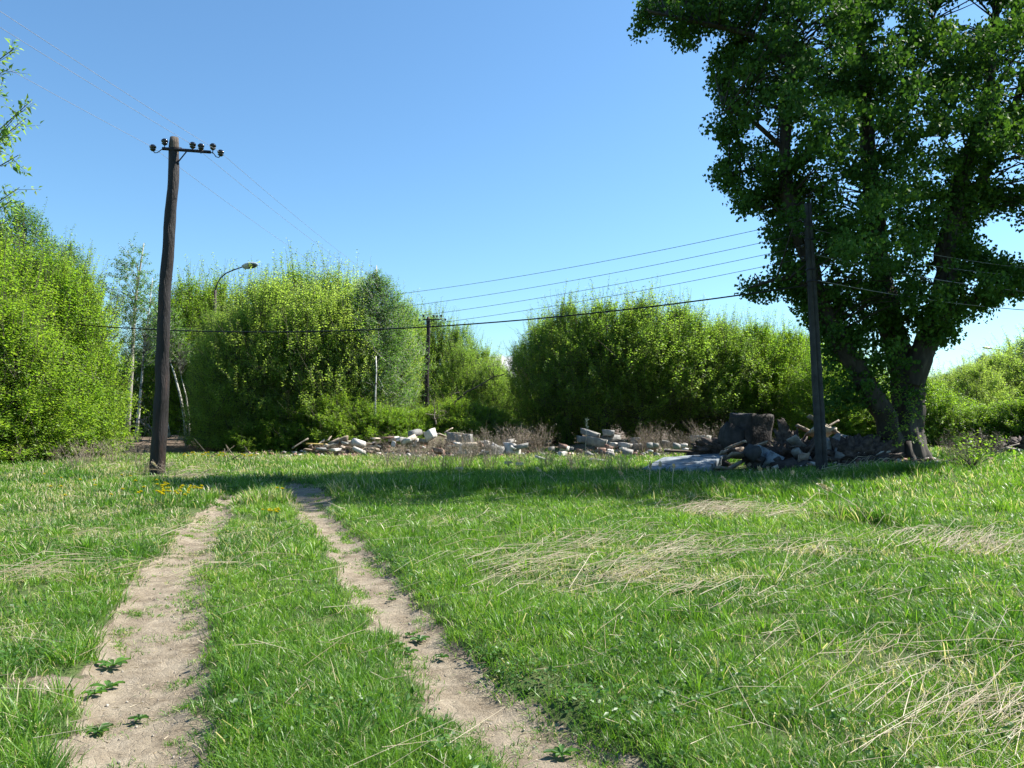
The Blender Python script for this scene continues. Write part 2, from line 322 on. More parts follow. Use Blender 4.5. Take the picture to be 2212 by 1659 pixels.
# ------------------------------------------------------------------ grass (stuff)
def fan(n, d0, d1, p, half=42):
    """n points in the view fan, density per m2 falling as D^-p"""
    a = 2-p; uq = rng.random(n); D = (d0**a+uq*(d1**a-d0**a))**(1/a); th = (rng.random(n)*2-1)*R(half)
    return D*np.sin(th)/np.cos(th)*np.cos(th), D*np.cos(th)
DRY = [(1390, 1250, 1.15, .7, 1), (1330, 1200, .8, .5, .6), (1570, 1115, .7, .5, .9), (1930, 1195, 1.9, .35, .9), (2060, 1180, .8, .4, .7), (2090, 1480, .8, .45, .8), (2200, 1600, .5, .6, .95), (1950, 1480, .5, .3, .5), (2050, 1620, .6, .3, .6),
       (110, 1200, 1.2, .6, .45), (10, 1260, 1.0, .6, .5), (120, 1100, 1.6, .8, .35), (170, 1165, .9, .14, .8), (60, 1255, .8, .22, .8), (260, 1010, 1.4, 1.2, .9), (150, 1015, 2.0, .9, .6), (270, 1150, .7, .5, .6), (420, 1005, 1.5, 1.0, .3), (960, 1135, .5, .5, .6), (350, 1035, .7, .5, .8), (1860, 1015, .9, .5, .6), (2120, 1290, .6, .4, .5), (2100, 1130, 1, .5, .3)]
DRYW = [(*gp(X, Y)[:2], a, b_, s) for X, Y, a, b_, s in DRY]
def dryness(x, y):
    v = np.zeros_like(x)
    for cx, cy_, a, b_, s in DRYW: v = np.maximum(v, s*np.exp(-((x-cx)/a)**2-((y-cy_)/b_)**2))
    v = v*ss(.42, .62, fbm(x*1.9, y*1.9, 51))
    v = np.maximum(v, .42*ss(-1.8, -4, x)*ss(.42, .62, fbm(x*1.3, y*1.3, 53)))
    v = np.maximum(v, .2*ss(.5, .66, fbm(x*.9, y*.9, 54))*ss(0, 3, x))
    v = np.maximum(v, .45*ss(24, 28, y)*ss(.3, .6, fbm(x*.8, y*.8, 52)))
    return v
def blades(mb, x, y, nb, hmul, wmul, spread, lean, drybias=0):
    n = len(x); hv = .55+.9*fbm(x*.9, y*.9, 61)
    keep = rng.random(n) > dirtm(x, y)*1.02-.0
    keep &= rng.random(n) > litter(x, y)*.75
    keep &= rng.random(n) > .93*ss(1.15, .85, np.hypot((x-8.2)/4.8, (y-22)/2.7))
    keep &= rng.random(n) > .6*ss(27.6, 28.6, y)
    keep &= (rng.random(n) < .35+.9*ss(.28, .5, fbm(x*1.6, y*1.6, 66)))
    x, y, hv = x[keep], y[keep], hv[keep]; n = len(x)
    dr = dryness(x, y); gv = fbm(x*.55, y*.55, 63); tv = rng.random(n)
    near = np.clip(np.maximum(tmask(x, y-.18, ELT, .38), tmask(x, y-.18, ERT, .38)), 0, 1); hv = hv*(1-.5*near)*(1-.3*dr)
    D = np.hypot(x, y); X = np.repeat(x, nb); Y = np.repeat(y, nb); n2 = n*nb
    ph = rng.random(n2)*2*math.pi; rd = np.abs(rng.normal(0, 1, n2))*spread*np.repeat(1+D/18, nb)
    bx = X+np.cos(ph)*rd; by = Y+np.sin(ph)*rd; bz = gz(bx, by)-.01
    H = np.repeat(hv, nb)*hmul*(.55+.75*rng.random(n2)); wd = wmul*(.7+.6*rng.random(n2))*np.repeat(np.maximum(1, D/4.2)**.62, nb)
    la = ph+rng.normal(0, .7, n2); lm = np.abs(rng.normal(lean, lean*.6, n2))+.08
    wx = .25*np.cos(2.1+3*fbm(bx*.3, by*.3, 70)); wy = .12
    dx_ = np.cos(la)*lm+wx*.5; dy_ = np.sin(la)*lm+wy*.5
    fa = rng.random(n2)*2*math.pi; sx, sy = np.cos(fa), np.sin(fa)
    V = np.empty((n2, 7, 3))
    for k, (t_, wk) in enumerate(((0, .8), (.4, 1.0), (.75, .7))):
        px = bx+dx_*H*t_**1.8; py = by+dy_*H*t_**1.8; pz = bz+H*t_*(1-.22*lm*t_)
        V[:, 2*k, 0] = px-sx*wd*wk*.5; V[:, 2*k, 1] = py-sy*wd*wk*.5; V[:, 2*k, 2] = pz
        V[:, 2*k+1, 0] = px+sx*wd*wk*.5; V[:, 2*k+1, 1] = py+sy*wd*wk*.5; V[:, 2*k+1, 2] = pz
    V[:, 6, 0] = bx+dx_*H; V[:, 6, 1] = by+dy_*H; V[:, 6, 2] = bz+H*(1-.38*lm)
    base = np.arange(n2)[:, None, None]*7
    q = (base+np.array([[0, 1, 3, 2], [2, 3, 5, 4]])).reshape(-1, 4); t3 = (base+np.array([[4, 5, 6]])).reshape(-1, 3)
    a = np.clip(.12+.30*(np.repeat(vn(x*2.6, y*2.6, 64), nb)-.5)+.62*np.repeat(gv, nb)+.2*(np.repeat(tv, nb)-.5)+.16*rng.normal(0, 1, n2), .02, .95)
    isd = rng.random(n2) < np.clip(.05+drybias+.7*np.repeat(dr, nb), 0, .95)
    a = np.where(isd, 1.15+.8*rng.random(n2), a)
    mb.add(V.reshape(-1, 3), [q, t3], np.repeat(a, 7))
g = MB()
x, y = fan(62000, 2.3, 34, 1.32); blades(g, x, y, 13, .11, .0042, .034, .6)
x, y = fan(2600, 2.3, 26, 1.1); s_ = fbm(x*1.1, y*1.1, 81) > .54; blades(g, x[s_], y[s_], 26, .2, .006, .04, .5)
x, y = fan(9000, 14, 32, .9); blades(g, x, y, 8, .2, .006, .05, .35, .03)
x, y = fan(26000, 1.6, 15, 1.3, 66); s_ = np.abs(x) > .9*y; blades(g, x[s_], y[s_], 13, .12, .005, .034, .6)
# tall fresh tufts on the crest in front of the shade
for X, Y, wd_, n in [(990, 1062, .35, 60), (1330, 1066, .5, 90), (1290, 1062, .3, 50), (1500, 1068, .9, 90), (1640, 1072, .8, 80), (1740, 1080, .4, 50), (1870, 1062, .7, 90), (1960, 1040, .8, 80), (1850, 1125, .28, 70), (740, 1062, .3, 50), (620, 1082, .3, 40), (530, 1085, .35, 40), (1100, 1066, .5, 50), (1210, 1070, .4, 40), (200, 1480, .15, 30), (1220, 1640, .1, 0)]:
    if n:
        cx, cy_ = flat(X, Y); blades(g, cx+rng.normal(0, wd_, n), cy_+rng.normal(0, .35, n), 22, .27 if Y < 1400 else .2, .006, .035, .38)
# short tufts inside the ruts
def rutpts(E, n):
    D = E[0, 0]+(E[-1, 0]-E[0, 0])*rng.random(n)**2.0; xa = np.interp(D, E[:, 0], E[:, 1]); xb = np.interp(D, E[:, 0], E[:, 2])
    e = rng.random(n); e = np.where(rng.random(n) < .6, np.where(rng.random(n) < .5, e*.22, 1-e*.28), e); return xa+(xb-xa)*e, D
tx, ty = [], []
for E, n in ((ELT, 3000), (ERT, 3200)):
    a_, b_ = rutpts(E, n); k_ = fbm(a_*3.5, b_*3.5, 91) > .52; tx.append(a_[k_]); ty.append(b_[k_])
tx = np.concatenate(tx); ty = np.concatenate(ty)
_d = dirtm; dirtm_save = dirtm; dirtm = lambda x, y: 0*x
blades(g, tx, ty, 7, .06, .004, .018, .9)
dirtm = dirtm_save
o = g.build("grass", M['grass'], smooth=True)
tag(o, 'fresh green grass covering the field around the wheel ruts', 'grass', kind='stuff')
print('grass verts', g.n)

# ground-hugging clover along the ruts (stuff)
c = MB(); n = 5000; D = 2.6+11*rng.random(n)**1.8; E = ERT; side = rng.random(n) < .72
xe = np.where(side, np.interp(D, ERT[:, 0], ERT[:, 2])+np.abs(rng.normal(.1, .16, n)), np.interp(D, ELT[:, 0], ELT[:, 2])+rng.normal(.12, .16, n))
k_ = fbm(xe*1.3, D*1.3, 95) > .56; xe = xe[k_]; D = D[k_]; n = len(D)
P = np.stack([xe, D, gz(xe, D)+.015+.07*rng.random(n)], -1); dd = nrm(np.stack([rng.normal(0, 1, n), rng.normal(0, 1, n), rng.normal(0, .25, n)], -1))
c.leaves(P, dd, np.array([[0, 0, 1.]])+rng.normal(0, .3, (n, 3)), .02+.014*rng.random(n), .018+.01*rng.random(n), rng.random(n), .1)
x, y = fan(42000, 2.6, 13, 1.5); k_ = (fbm(x*1.5, y*1.5, 97, 3) > .585) & (dirtm(x, y) < .3); x, y = x[k_], y[k_]; n = len(x)
P = np.stack([x, y, gz(x, y)+.02+.1*rng.random(n)], -1); dd = nrm(np.stack([rng.normal(0, 1, n), rng.normal(0, 1, n), rng.normal(.1, .4, n)], -1))
c.leaves(P, dd, np.array([[0, 0, 1.]])+rng.normal(0, .35, (n, 3)), .02+.03*rng.random(n)**2, .014+.014*rng.random(n), rng.random(n), .1)
tag(c.build("clover", M['herb']), 'low broad clover and herb leaves in patches between the grass blades', 'clover', kind='stuff')

# lying straw (stuff)
st = MB(); SA, SB, SC, SD = [], [], [], []
for cx, cy_, a, b_, s in DRYW:
    big = (cx > 0 and s > .55) or s == .8; n = int(105*s*math.sqrt(a*b_)*2.2*(3.2 if big and s >= .9 else 2.0 if big else .6)); dirn = rng.normal(.5, .12)
    x = cx+rng.normal(0, a*.85, n); y = cy_+rng.normal(0, b_*.85, n); an = dirn+rng.normal(0, .3 if big else 1.0, n); ln = (.2+.7*rng.random(n)**1.4)*(1.15 if big else .6)
    up = rng.random(n)**2*.35*np.where(cy_ > 16, 1.6, 1); z0 = gz(x, y)+.01+.1*rng.random(n)
    kk = fbm(x*2.2+cx, y*3.2, 77, 2) > (.5 if big else .4); x, y, an, ln, up, z0 = x[kk], y[kk], an[kk], ln[kk], up[kk], z0[kk]; n = len(x)
    A_ = np.stack([x, y, z0], -1); Bm = A_+np.stack([np.cos(an)*ln*.5, np.sin(an)*ln*.5, up*ln*.6+.03], -1)
    Bt = A_+np.stack([np.cos(an+.1)*ln, np.sin(an+.1)*ln, up*ln*.6-.04*rng.random(n)], -1)
    Bt[:, 2] = np.maximum(Bt[:, 2], gz(Bt[:, 0], Bt[:, 1])+.02); r_ = (.0010+.0016*rng.random(n)**2)*max(1, cy_/5)**.8
    v_ = rng.random(n); st.sticks(A_, Bm, r_, r_*.9, v_); st.sticks(Bm, Bt, r_*.9, r_*.35, v_)
x, y = fan(520, 2.6, 22, 1.35); k_ = dirtm(x, y) < .3; x = x[k_]; y = y[k_]; n = len(x); an = .35+rng.normal(0, .8, n); ln = .15+.5*rng.random(n)
A_ = np.stack([x, y, gz(x, y)+.06+.06*rng.random(n)], -1); B_ = A_+np.stack([np.cos(an)*ln, np.sin(an)*ln, .18*ln*rng.normal(0.3, 1, n)], -1); r_ = .0018*np.maximum(1, y/7)**.7
st.sticks(A_, B_, r_, r_*.5, rng.random(n))
x, y = fan(2600, 2.6, 9, 1.5); k_ = dirtm(x, y) > .5; x = x[k_]; y = y[k_]; n = len(x); an = rng.random(n)*6.28; ln = .01+.04*rng.random(n)
A_ = np.stack([x, y, gz(x, y, True)+.004], -1); B_ = A_+np.stack([np.cos(an)*ln, np.sin(an)*ln, 0*ln], -1); st.sticks(A_, B_, .0022, .0012, rng.random(n))
x, y = fan(2600, 2.6, 10, 1.6); k_ = dirtm(x, y) > .5; x = x[k_]; y = y[k_]; pb = MB()
for a_, b2 in zip(x, y):
    s_ = .003+.008*rng.random()**3; pb.box((a_, b2, float(gz(a_, b2, True))+s_*.3), (s_*1.5, s_*1.2, s_), (rng.random()*3, rng.random()*3, rng.random()*3), s_*.15)
M['pebble'] = surf('pebble_stone', [(.3, (.2, .17, .14)), (.7, (.5, .46, .4))], 2, bump=0); tag(pb.build('pebbles', M['pebble']), 'small pebbles and clods lying on the bare dirt of the ruts', 'pebbles', kind='stuff')
tag(st.build("straw", M['straw']), 'flattened dry straw stalks strewn over the green field', 'straw', kind='stuff')

# ------------------------------------------------------------------ tree makers
def crown_shoots(mb, tw, P, Dr, Ln, per, L, W, droop=.35, twig=.006):
    """leafy shoots: P starts, Dr directions, Ln lengths"""
    n = len(P); s = (np.arange(per)+.5)/per; s = .12+.9*s
    bend = np.array([0, 0, 1.])*.0
    Q_ = P[:, None]+Dr[:, None]*(Ln[:, None]*s[None])[..., None]
    Q_[..., 2] += (-.12*(s**2))[None]*Ln[:, None]
    ph = rng.random(n)[:, None]*6.28+np.arange(per)[None]*2.4
    ref = np.where(np.abs(Dr[:, 2:3]) > .9, np.array([[1., 0, 0]]), np.array([[0, 0, 1.]])); u = nrm(np.cross(Dr, ref)); v = np.cross(Dr, u)
    side = np.cos(ph)[..., None]*u[:, None]+np.sin(ph)[..., None]*v[:, None]
    ld = side*.9+Dr[:, None]*.5+np.array([0, 0, -droop])+rng.normal(0, .25, side.shape)
    a = np.clip(rng.normal(.5, .13, (n, 1))+rng.normal(0, .13, (n, per))+.12*(s[None]-.5), 0, 1)
    ll = L*(.45+.95*rng.random((n, per))**1.3)*(1.15-.4*s[None]); Q_ = Q_+side*.02
    nn = np.array([0, 0, 1.])+rng.normal(0, .45, ld.shape)
    mb.leaves(Q_.reshape(-1, 3), ld.reshape(-1, 3), nn.reshape(-1, 3), ll.ravel(), ll.ravel()*W, a.ravel())
    if tw is not None: tw.sticks(P, P+Dr*Ln[:, None]-np.array([0, 0, .12])*Ln[:, None], twig, twig*.35)
def profile(t, kind):
    if kind == 'full': return np.interp(t, [0, .06, .25, .55, .78, .92, 1], [.62, .85, 1, .95, .7, .42, .1])
    if kind == 'over': return np.interp(t, [0, .1, .22, .38, .6, .8, .92, 1], [.12, .3, .62, .95, 1, .72, .42, .1])
    if kind == 'bush': return np.interp(t, [0, .15, .45, .75, .92, 1], [.75, .95, 1, .8, .5, .15])
    if kind == 'tall': return np.interp(t, [0, .16, .3, .55, .8, 1], [.1, .35, .85, 1, .7, .1])
    if kind == 'cone': return np.interp(t, [0, .12, .25, .5, .75, .9, 1], [.1, .5, 1, .95, .75, .45, .08])
def make_tree(name, H, Rw, kind, K, leafmat, barkmat, L=.11, W=.55, per=12, seed=1, stems=4, leaders=40, droop=.35, trunk_path=None, trunk_r=.07, label='', cat='tree', t0=0):
    global rng
    keep = rng; rng = np.random.default_rng(seed)
    root = thing(name, label, cat, (0, 0, 0)); cr = MB(); tk = MB()
    ph = rng.random(6)*6.28
    def RR(t, th): 
        z = t*H
        return Rw*profile(t, kind)*(1+.17*np.sin(3*th+ph[0]+z*.8)+.14*np.sin(5*th+ph[1]-1.9*z)+.15*np.sin(8*th+ph[2]+2.7*z)+.13*np.sin(2*th+ph[3]+4.1*z))
    n = K*3; t = rng.random(n); t = t[rng.random(n) < (profile(t, kind)*.9+.1)][:K]; n = len(t); t = t0+(1-t0)*t
    th = rng.random(n)*6.283; rho = np.sqrt(.12+.88*rng.random(n)); rad = RR(t, th)*rho
    c3 = np.sin(th*4+ph[4]+t*9)*np.sin(t*H*2.3+ph[5])*np.sin(rad*3+th*2); kp = c3 < .55; t, th, rho, rad = t[kp], th[kp], rho[kp], rad[kp]; n = len(t)
    P = np.stack([np.cos(th)*rad, np.sin(th)*rad, t*H*.96], -1); out = np.stack([np.cos(th), np.sin(th), 0*th], -1)
    mt = name.startswith('maple'); Dr = nrm(out*((.6 if mt else .75)-.3*t[:, None])+np.array([0, 0, 1.])*((.5 if mt else .35)+.75*t[:, None])+rng.normal(0, .3, (n, 3)))
    Ln = ((.55+.75*rng.random(n)) if mt else (.35+.5*rng.random(n)))*(.8+.05*H); P = P-Dr*Ln[:, None]*.7; P[:, 2] = np.maximum(P[:, 2], .12)
    # trunk / stems
    S = []
    if trunk_path is None:
        for k in range(stems):
            a = rng.random()*6.28; sp_ = Rw*(.25+.3*rng.random()); top = H*(.75+.2*rng.random())
            q = np.array([[math.cos(a)*(.12+sp_*s**1.3)+.06*math.sin(5*s+a), math.sin(a)*(.12+sp_*s**1.3), top*s-.1] for s in np.linspace(0, 1, 8)])
            tk.tube(q, np.linspace(trunk_r, .012, 8)*(.8+.4*rng.random()), 6); S.append(q)
    else:
        q = np.array(trunk_path, float); tk.tube(q, np.linspace(trunk_r, .015, len(q)), 8); S.append(q)
        P[:, 0] += np.interp(P[:, 2], q[:, 2], q[:, 0]); P[:, 1] += np.interp(P[:, 2], q[:, 2], q[:, 1])
    crown_shoots(cr, tk, P, Dr, Ln, per, L, W, droop)
    # branches to a fraction of the shoots
    SP = np.concatenate([np.stack([np.interp(np.linspace(0, len(q)-1, 30), np.arange(len(q)), q[:, k]) for k in range(3)], -1) for q in S])
    sel = rng.choice(n, min(n, int(K*.09)), replace=False)
    for i in sel:
        d = np.linalg.norm((SP-P[i])*np.array([1, 1, .8])+np.array([0, 0, .25])*np.linalg.norm(SP[:, :2]-P[i, :2], axis=1)[:, None], axis=1); j = int(np.argmin(d))
        A_ = SP[j]; B_ = P[i]; md = (A_+B_)/2+np.array([0, 0, .08]); tk.tube([A_, md, B_], [.02, .013, .006], 4, cap=False)
    if mt:
        j = rng.choice(n, 170); tk.sticks(P[j], P[j]+nrm(Dr[j]+rng.normal(0, .25, (170, 3)))*(Ln[j]*1.5+.25)[:, None], .011, .004)
    # upright leaders that break the top outline
    if leaders:
        a = rng.random(leaders)*6.28; r_ = np.sqrt(rng.random(leaders))*Rw*.78; tt = np.interp(r_/Rw, [0, .45, .8], [.97, .86, .62])
        lp = np.stack([np.cos(a)*r_, np.sin(a)*r_, tt*H], -1); 
        if trunk_path is not None: lp[:, :2] += S[0][-1][:2]*.9
        ldr = nrm(np.stack([np.cos(a)*.18, np.sin(a)*.18, 0*a+1], -1)+rng.normal(0, .1, (leaders, 3)))
        crown_shoots(cr, tk, lp-ldr*.5, ldr, 1.0+1.5*rng.random(leaders)**1.8, 32, L, W, droop, .009)
    tk.build('trunk', barkmat, root); cr.build('crown', leafmat, root)
    root['H'] = H; root['R'] = Rw; rng = keep; return root
PROTO = {}
spec = [('m0', 8, 2.5, 'full', 2050, 3), ('m1', 8, 2.5, 'full', 2050, 14), ('m2', 8, 2.5, 'full', 2050, 25), ('m3', 8, 2.5, 'tall', 2100, 36), ('m4', 8, 2.5, 'over', 1900, 77), ('m5', 8, 2.5, 'over', 1900, 88), ('b0', 4, 2.2, 'bush', 1700, 47), ('b1', 4, 2.2, 'bush', 1700, 58)]
for k, H, Rw, kind, K, sd_ in spec:
    PROTO[k] = make_tree('maple_tree' if k[0] == 'm' else 'maple_bush', H, Rw, kind, K, M['maple'], M['bark'], seed=sd_, stems=5, leaders=110 if k[0] == 'm' else 26, label='x', cat='tree' if k[0] == 'm' else 'bush', per=20, L=.118, W=.6, t0=.1 if k == 'm4' else 0)
PROTO['birch'] = make_tree('birch_tree', 9, 1.5, 'cone', 3200, M['birch'], M['birch_bark'], L=.075, W=.7, per=13, seed=70, leaders=6, droop=.8, trunk_path=[(0, 0, -.1), (.05, 0, 2), (0, .05, 5), (.02, 0, 8.8)], trunk_r=.1, label='x', t0=.16)
PROTO['aspen'] = make_tree('aspen_tree', 10, 2.6, 'tall', 2900, M['birch'], M['bark'], L=.09, W=.85, per=12, seed=81, leaders=14, droop=.5, trunk_path=[(0, 0, -.1), (.1, 0, 3), (0, .1, 6), (.1, 0, 9.6)], trunk_r=.16, label='x', t0=.1)
PROTO['sparse'] = make_tree('young_tree', 7, 1.3, 'tall', 520, M['maple_pale'], M['bark'], L=.1, W=.6, per=11, seed=92, leaders=8, droop=.3, stems=3, label='x', t0=.1)
USED = set()
ORD = ['first', 'second', 'third', 'fourth', 'fifth', 'sixth', 'seventh', 'eighth', 'ninth', 'tenth', 'eleventh', 'twelfth']
def row(kinds, items, tail, group, leaves):
    for i, (X, D, top, wd) in enumerate(sorted(items)):
        plant(random.choice(kinds), X, D, top, wd, ('%s from the left of the ' % ORD[i])+tail if len(items) <= 10 else tail, group, random.choice(leaves))
def plant(k, X, D, top, wid, label, group, leaf=None, base=None):
    """put one tree: pixel column, distance, pixel row of its top, crown width in metres"""
    p = at(X, D); H = EYE+(895-top)/F*D-p[2]; src = PROTO[k]
    H *= random.uniform(.93, 1.04); sx = wid/2/src['R']; sz = H/src['H']*(1.0 if k[0] == 'm' else .95); rz = random.random()*6.28
    if k not in USED:
        USED.add(k); r = src; r.location = tuple(p); r.rotation_euler = (0, 0, rz); r.scale = (sx, sx, sz); r['label'] = label
        if group: r['group'] = group
    else: r = dup(src, p, rz, sx, sz, label, group)
    if group is None and 'group' in r: del r['group']
    for ch in r.children:
        if ch.name.startswith('crown') and leaf:
            ch.material_slots[0].link = 'OBJECT'; ch.material_slots[0].material = M[leaf]
        elif ch.name.startswith('crown') and ch.material_slots[0].link == 'OBJECT': ch.material_slots[0].link = 'DATA'
    r['_o'] = [0, 0, 0]; return r
random.seed(5)
M4 = ['m4', 'm5']
mk = lambda: random.choice(['m0', 'm1', 'm2'])
GA = 'maples in the thicket at the left edge'; LA = 'bright green leafy maple in the dense thicket left of the tarred pole'
row(['m0', 'm1', 'm2'], [(-150, 24, 430, 5.4), (-30, 25.5, 520, 5.0), (75, 27.5, 510, 4.8), (150, 28.5, 560, 4.0), (190, 29.5, 690, 2.6), (10, 24.5, 640, 4.4)], 'bright leafy maples crowding the left photo edge', GA, ['maple_fresh'])
row(['b0', 'b1'], [(95, 26.5, 760, 4.2), (168, 27.5, 820, 2.8), (0, 24.6, 800, 4.4)], 'low bright bushes at the foot of the left thicket', 'bushes at the foot of the left thicket', ['maple_fresh'])
for X, D, top, wd, lb in [(45, 36, 375, 5.8, 'tallest dark glossy aspen rising behind the left maple thicket'), (145, 40, 455, 4.6, 'smaller grey green aspen behind the left thicket, nearest the sky gap'), (-80, 36, 330, 6.5, 'dark tall aspen behind the left thicket, cut by the photo edge')]:
    plant('aspen', X, D, top, wd, lb, None, 'birch')
GB = 'maples behind the birch gap'; LB = 'green maple far behind the white birch stems in the left gap'
row(['m0', 'm1', 'm2'], [(215, 50, 760, 5.5), (300, 52, 730, 5.5), (380, 49, 640, 5.5), (330, 46, 780, 5)], 'dark maples far behind the white birch stems', GB, ['dark_tree'])
GM = 'maples in the middle thicket'; LM_ = 'tall light green maple in the dense thicket between tarred pole and distant pole'
row(['m0', 'm1', 'm2'], [(480, 34, 655, 2.7), (528, 33.5, 640, 4.2), (590, 34, 600, 4.6), (675, 34, 595, 4.6), (740, 34, 630, 3.6), (862, 38.5, 670, 2.4)], 'tall maples in front of the middle thicket', 'front maples of the middle thicket', ['maple_pale', 'maple_pale', 'maple_fresh'])
LM_ = 'light green maple in the back of the middle thicket, peeping over the front trees'
row(['m0', 'm1', 'm2'], [(400, 41, 585, 4.8), (470, 42, 562, 4.8), (555, 42, 580, 5), (640, 41.5, 568, 5), (715, 41, 575, 4.8), (770, 43, 600, 4.6), (440, 47, 600, 6), (600, 48, 600, 6), (700, 48, 600, 6)], 'maples in the back of the middle thicket', GM, ['maple', 'maple_fresh', 'maple_pale'])
GL = 'maples around the distant pole'; LL = 'green maple standing around and behind the distant wooden pole'
row(['m0', 'm1', 'm2'], [(870, 58, 650, 5.2), (935, 60, 660, 5.4), (990, 60, 695, 5.2), (1045, 60, 735, 4.8), (1085, 58, 790, 3.6), (995, 39, 735, 3.0), (1055, 38, 785, 2.8), (900, 62, 675, 5)], 'green maples standing behind the distant wooden pole', GL, ['maple'])
GF = 'bushes in front of the middle thicket'; LF = 'bright yellow green bush in the low row behind the heap of boards'
row(['b0', 'b1'], [(655, 33, 850, 3.6), (725, 32.5, 835, 3.4), (790, 32.5, 860, 3.2), (855, 33, 870, 3), (920, 34, 870, 3), (985, 34, 850, 3.2), (1050, 35, 870, 3.2), (560, 32.5, 900, 3)], 'low bright bushes behind the board heap', GF, ['maple_fresh'])
plant(mk(), 462, 35.6, 650, 2.6, 'green maple hiding the post of the curved street lamp', None, 'maple')
plant('birch', 812, 35.0, 535, 4.2, 'tall narrow birch with pointed crown above the middle thicket', None)
plant('sparse', 1118, 40, 720, 2.2, 'thin sparse young tree beside the bright gap in the treeline', None)
plant('sparse', 1090, 43, 790, 2.4, 'thin low young tree under the small white cloud', None)
GC = 'maples in the right centre thicket'; LC = 'green maple with deep shaded side in the thicket between distant pole and concrete pole'
row(M4, [(1165, 36, 700, 3.2), (1225, 35, 655, 4.0), (1305, 34.5, 645, 4.6), (1390, 34.5, 635, 4.8), (1475, 35, 650, 4.6), (1560, 35, 690, 4.2), (1635, 35.5, 700, 4.0), (1705, 36, 705, 4.0)], 'front maples between distant pole and concrete pole', 'front maples of the right centre thicket', ['maple', 'maple', 'maple_fresh'])
LC = 'green maple in the back row between distant pole and concrete pole'
row(M4, [(1200, 41, 680, 5), (1290, 42, 660, 5), (1380, 42, 650, 5), (1470, 42, 655, 5), (1560, 42, 690, 5), (1650, 42, 700, 5), (1740, 42, 710, 5), (1250, 48, 700, 6), (1420, 48, 700, 6), (1600, 48, 710, 6)], 'maples in the back of the right centre thicket', GC, ['maple', 'maple', 'maple_fresh'])
row(['m0', 'm1', 'm2'], [(1780, 33, 760, 3.8), (1850, 32.5, 800, 3.6), (1905, 33, 830, 3.2), (1800, 40, 730, 5), (1890, 41, 780, 5)], 'bright maples seen behind the trunks of the big poplar', 'maples behind the big poplar', ['maple_fresh'])
row(['b0', 'b1'], [(1990, 32, 800, 3.2), (2050, 33, 850, 3.2), (2110, 31, 870, 3.0), (2185, 30, 850, 3.4), (2270, 29, 840, 3.6)], 'sunny yellow green bushes right of the big poplar', 'bushes right of the big poplar', ['maple_fresh'])
for X, D, top, wd, lb in [(2165, 48, 740, 6.5, 'broad olive green tree behind the sunny bushes at right edge'), (2240, 50, 715, 6.5, 'olive green tree cut by the right photo edge')]:
    plant('m3', X, D, top, wd, lb, None, 'maple_pale')
for X, D, top, wd, lb in [(1992, 46, 815, 4.6, 'rounded green tree right behind the poplar trunk foot'), (2055, 47, 800, 4.6, 'rounded green tree between poplar and the olive tree'), (2108, 44, 785, 4.0, 'rounded green tree touching the olive tree on its left')]:
    plant(mk(), X, D, top, wd, lb, None, 'maple_pale')
for X, D, top, wd, lb in [(2040, 85, 790, 8, 'distant dark green tree just right of the poplar trunk'), (2085, 88, 765, 8, 'distant dark green tree, middle of the far right row'), (2128, 82, 740, 4, 'distant narrow pointed dark tree near the far lamp')]:
    plant('aspen' if 'narrow' not in lb else 'birch', X, D, top, wd, lb, None, 'dark_tree')
for X, D, top, wd in [(1960, 80, 830, 9), (2180, 85, 790, 9), (1130, 85, 850, 9), (1080, 90, 860, 9), (1040, 85, 850, 9)]:
    plant('m3', X, D, top, wd, 'far dark green tree low on the horizon', 'far trees on the horizon', 'dark_tree')

# ------------------------------------------------------------------ birches and aspen in the left gap (own stems)
def stem_tree(name, label, path, D, r0, crown, leafmat, bark, K, L=.08):
    base = pt(*path[0], D); base[2] = float(gz(base[0], base[1]))
    root = thing(name, label, 'tree', base); tk = MB(); P = np.array([pt(X, Y, D+.15*i) for i, (X, Y) in enumerate(path)]); P[0] = base-np.array([0, 0, .1])
    rs = np.linspace(r0, r0*(.12 if K else .7), len(P)); tk.tube(P, rs, 8)
    if K:
        (X0, Y0, X1, Y1) = crown; c0 = pt((X0+X1)/2, (Y0+Y1)/2, D); rx = (X1-X0)/2/F*D; rz_ = (Y1-Y0)/2/F*D
        v = nrm(rng.normal(0, 1, (K, 3)))*(rng.random((K, 1))**.4); v *= np.array([1, .9, 1])
        taper = 1-.55*np.clip(v[:, 2:3], 0, 1); Q_ = c0+v*np.array([rx, rx, rz_])*np.concatenate([taper, taper, taper*0+1], 1)
        Dr = nrm(v*np.array([1, 1, .2])+np.array([0, 0, .5])+rng.normal(0, .3, (K, 3))); cr = MB()
        crown_shoots(cr, tk, Q_, Dr, .3+.35*rng.random(K), 12, L, .8, .6)
        for i in rng.choice(K, min(K, 60), replace=False):
            zz = Q_[i, 2]-.5; j = int(np.argmin(np.abs(P[:, 2]-zz))); a_ = np.array([np.interp(zz, P[:, 2], P[:, q]) for q in range(3)]); tk.tube([a_, (a_+Q_[i])/2+[0, 0, .1], Q_[i]], [.02, .012, .006], 4, cap=False)
        cr.build('crown', leafmat, root)
    tk.build('trunk', bark, root, smooth=True); return root
M['grey_bark'] = surf('pale_grey_bark', [(.3, (.2, .19, .17)), (.5, (.4, .38, .34)), (.75, (.52, .5, .46))], 3, stretch=(1, 1, .3))
stem_tree('aspen_tree', 'airy aspen with pale straight trunk in the gap left of the tarred pole', [(274, 945), (278, 880), (284, 800), (288, 720), (294, 640), (304, 570), (311, 525)], 37, .15, (226, 520, 345, 800), M['birch'], M['grey_bark'], 620, .085)
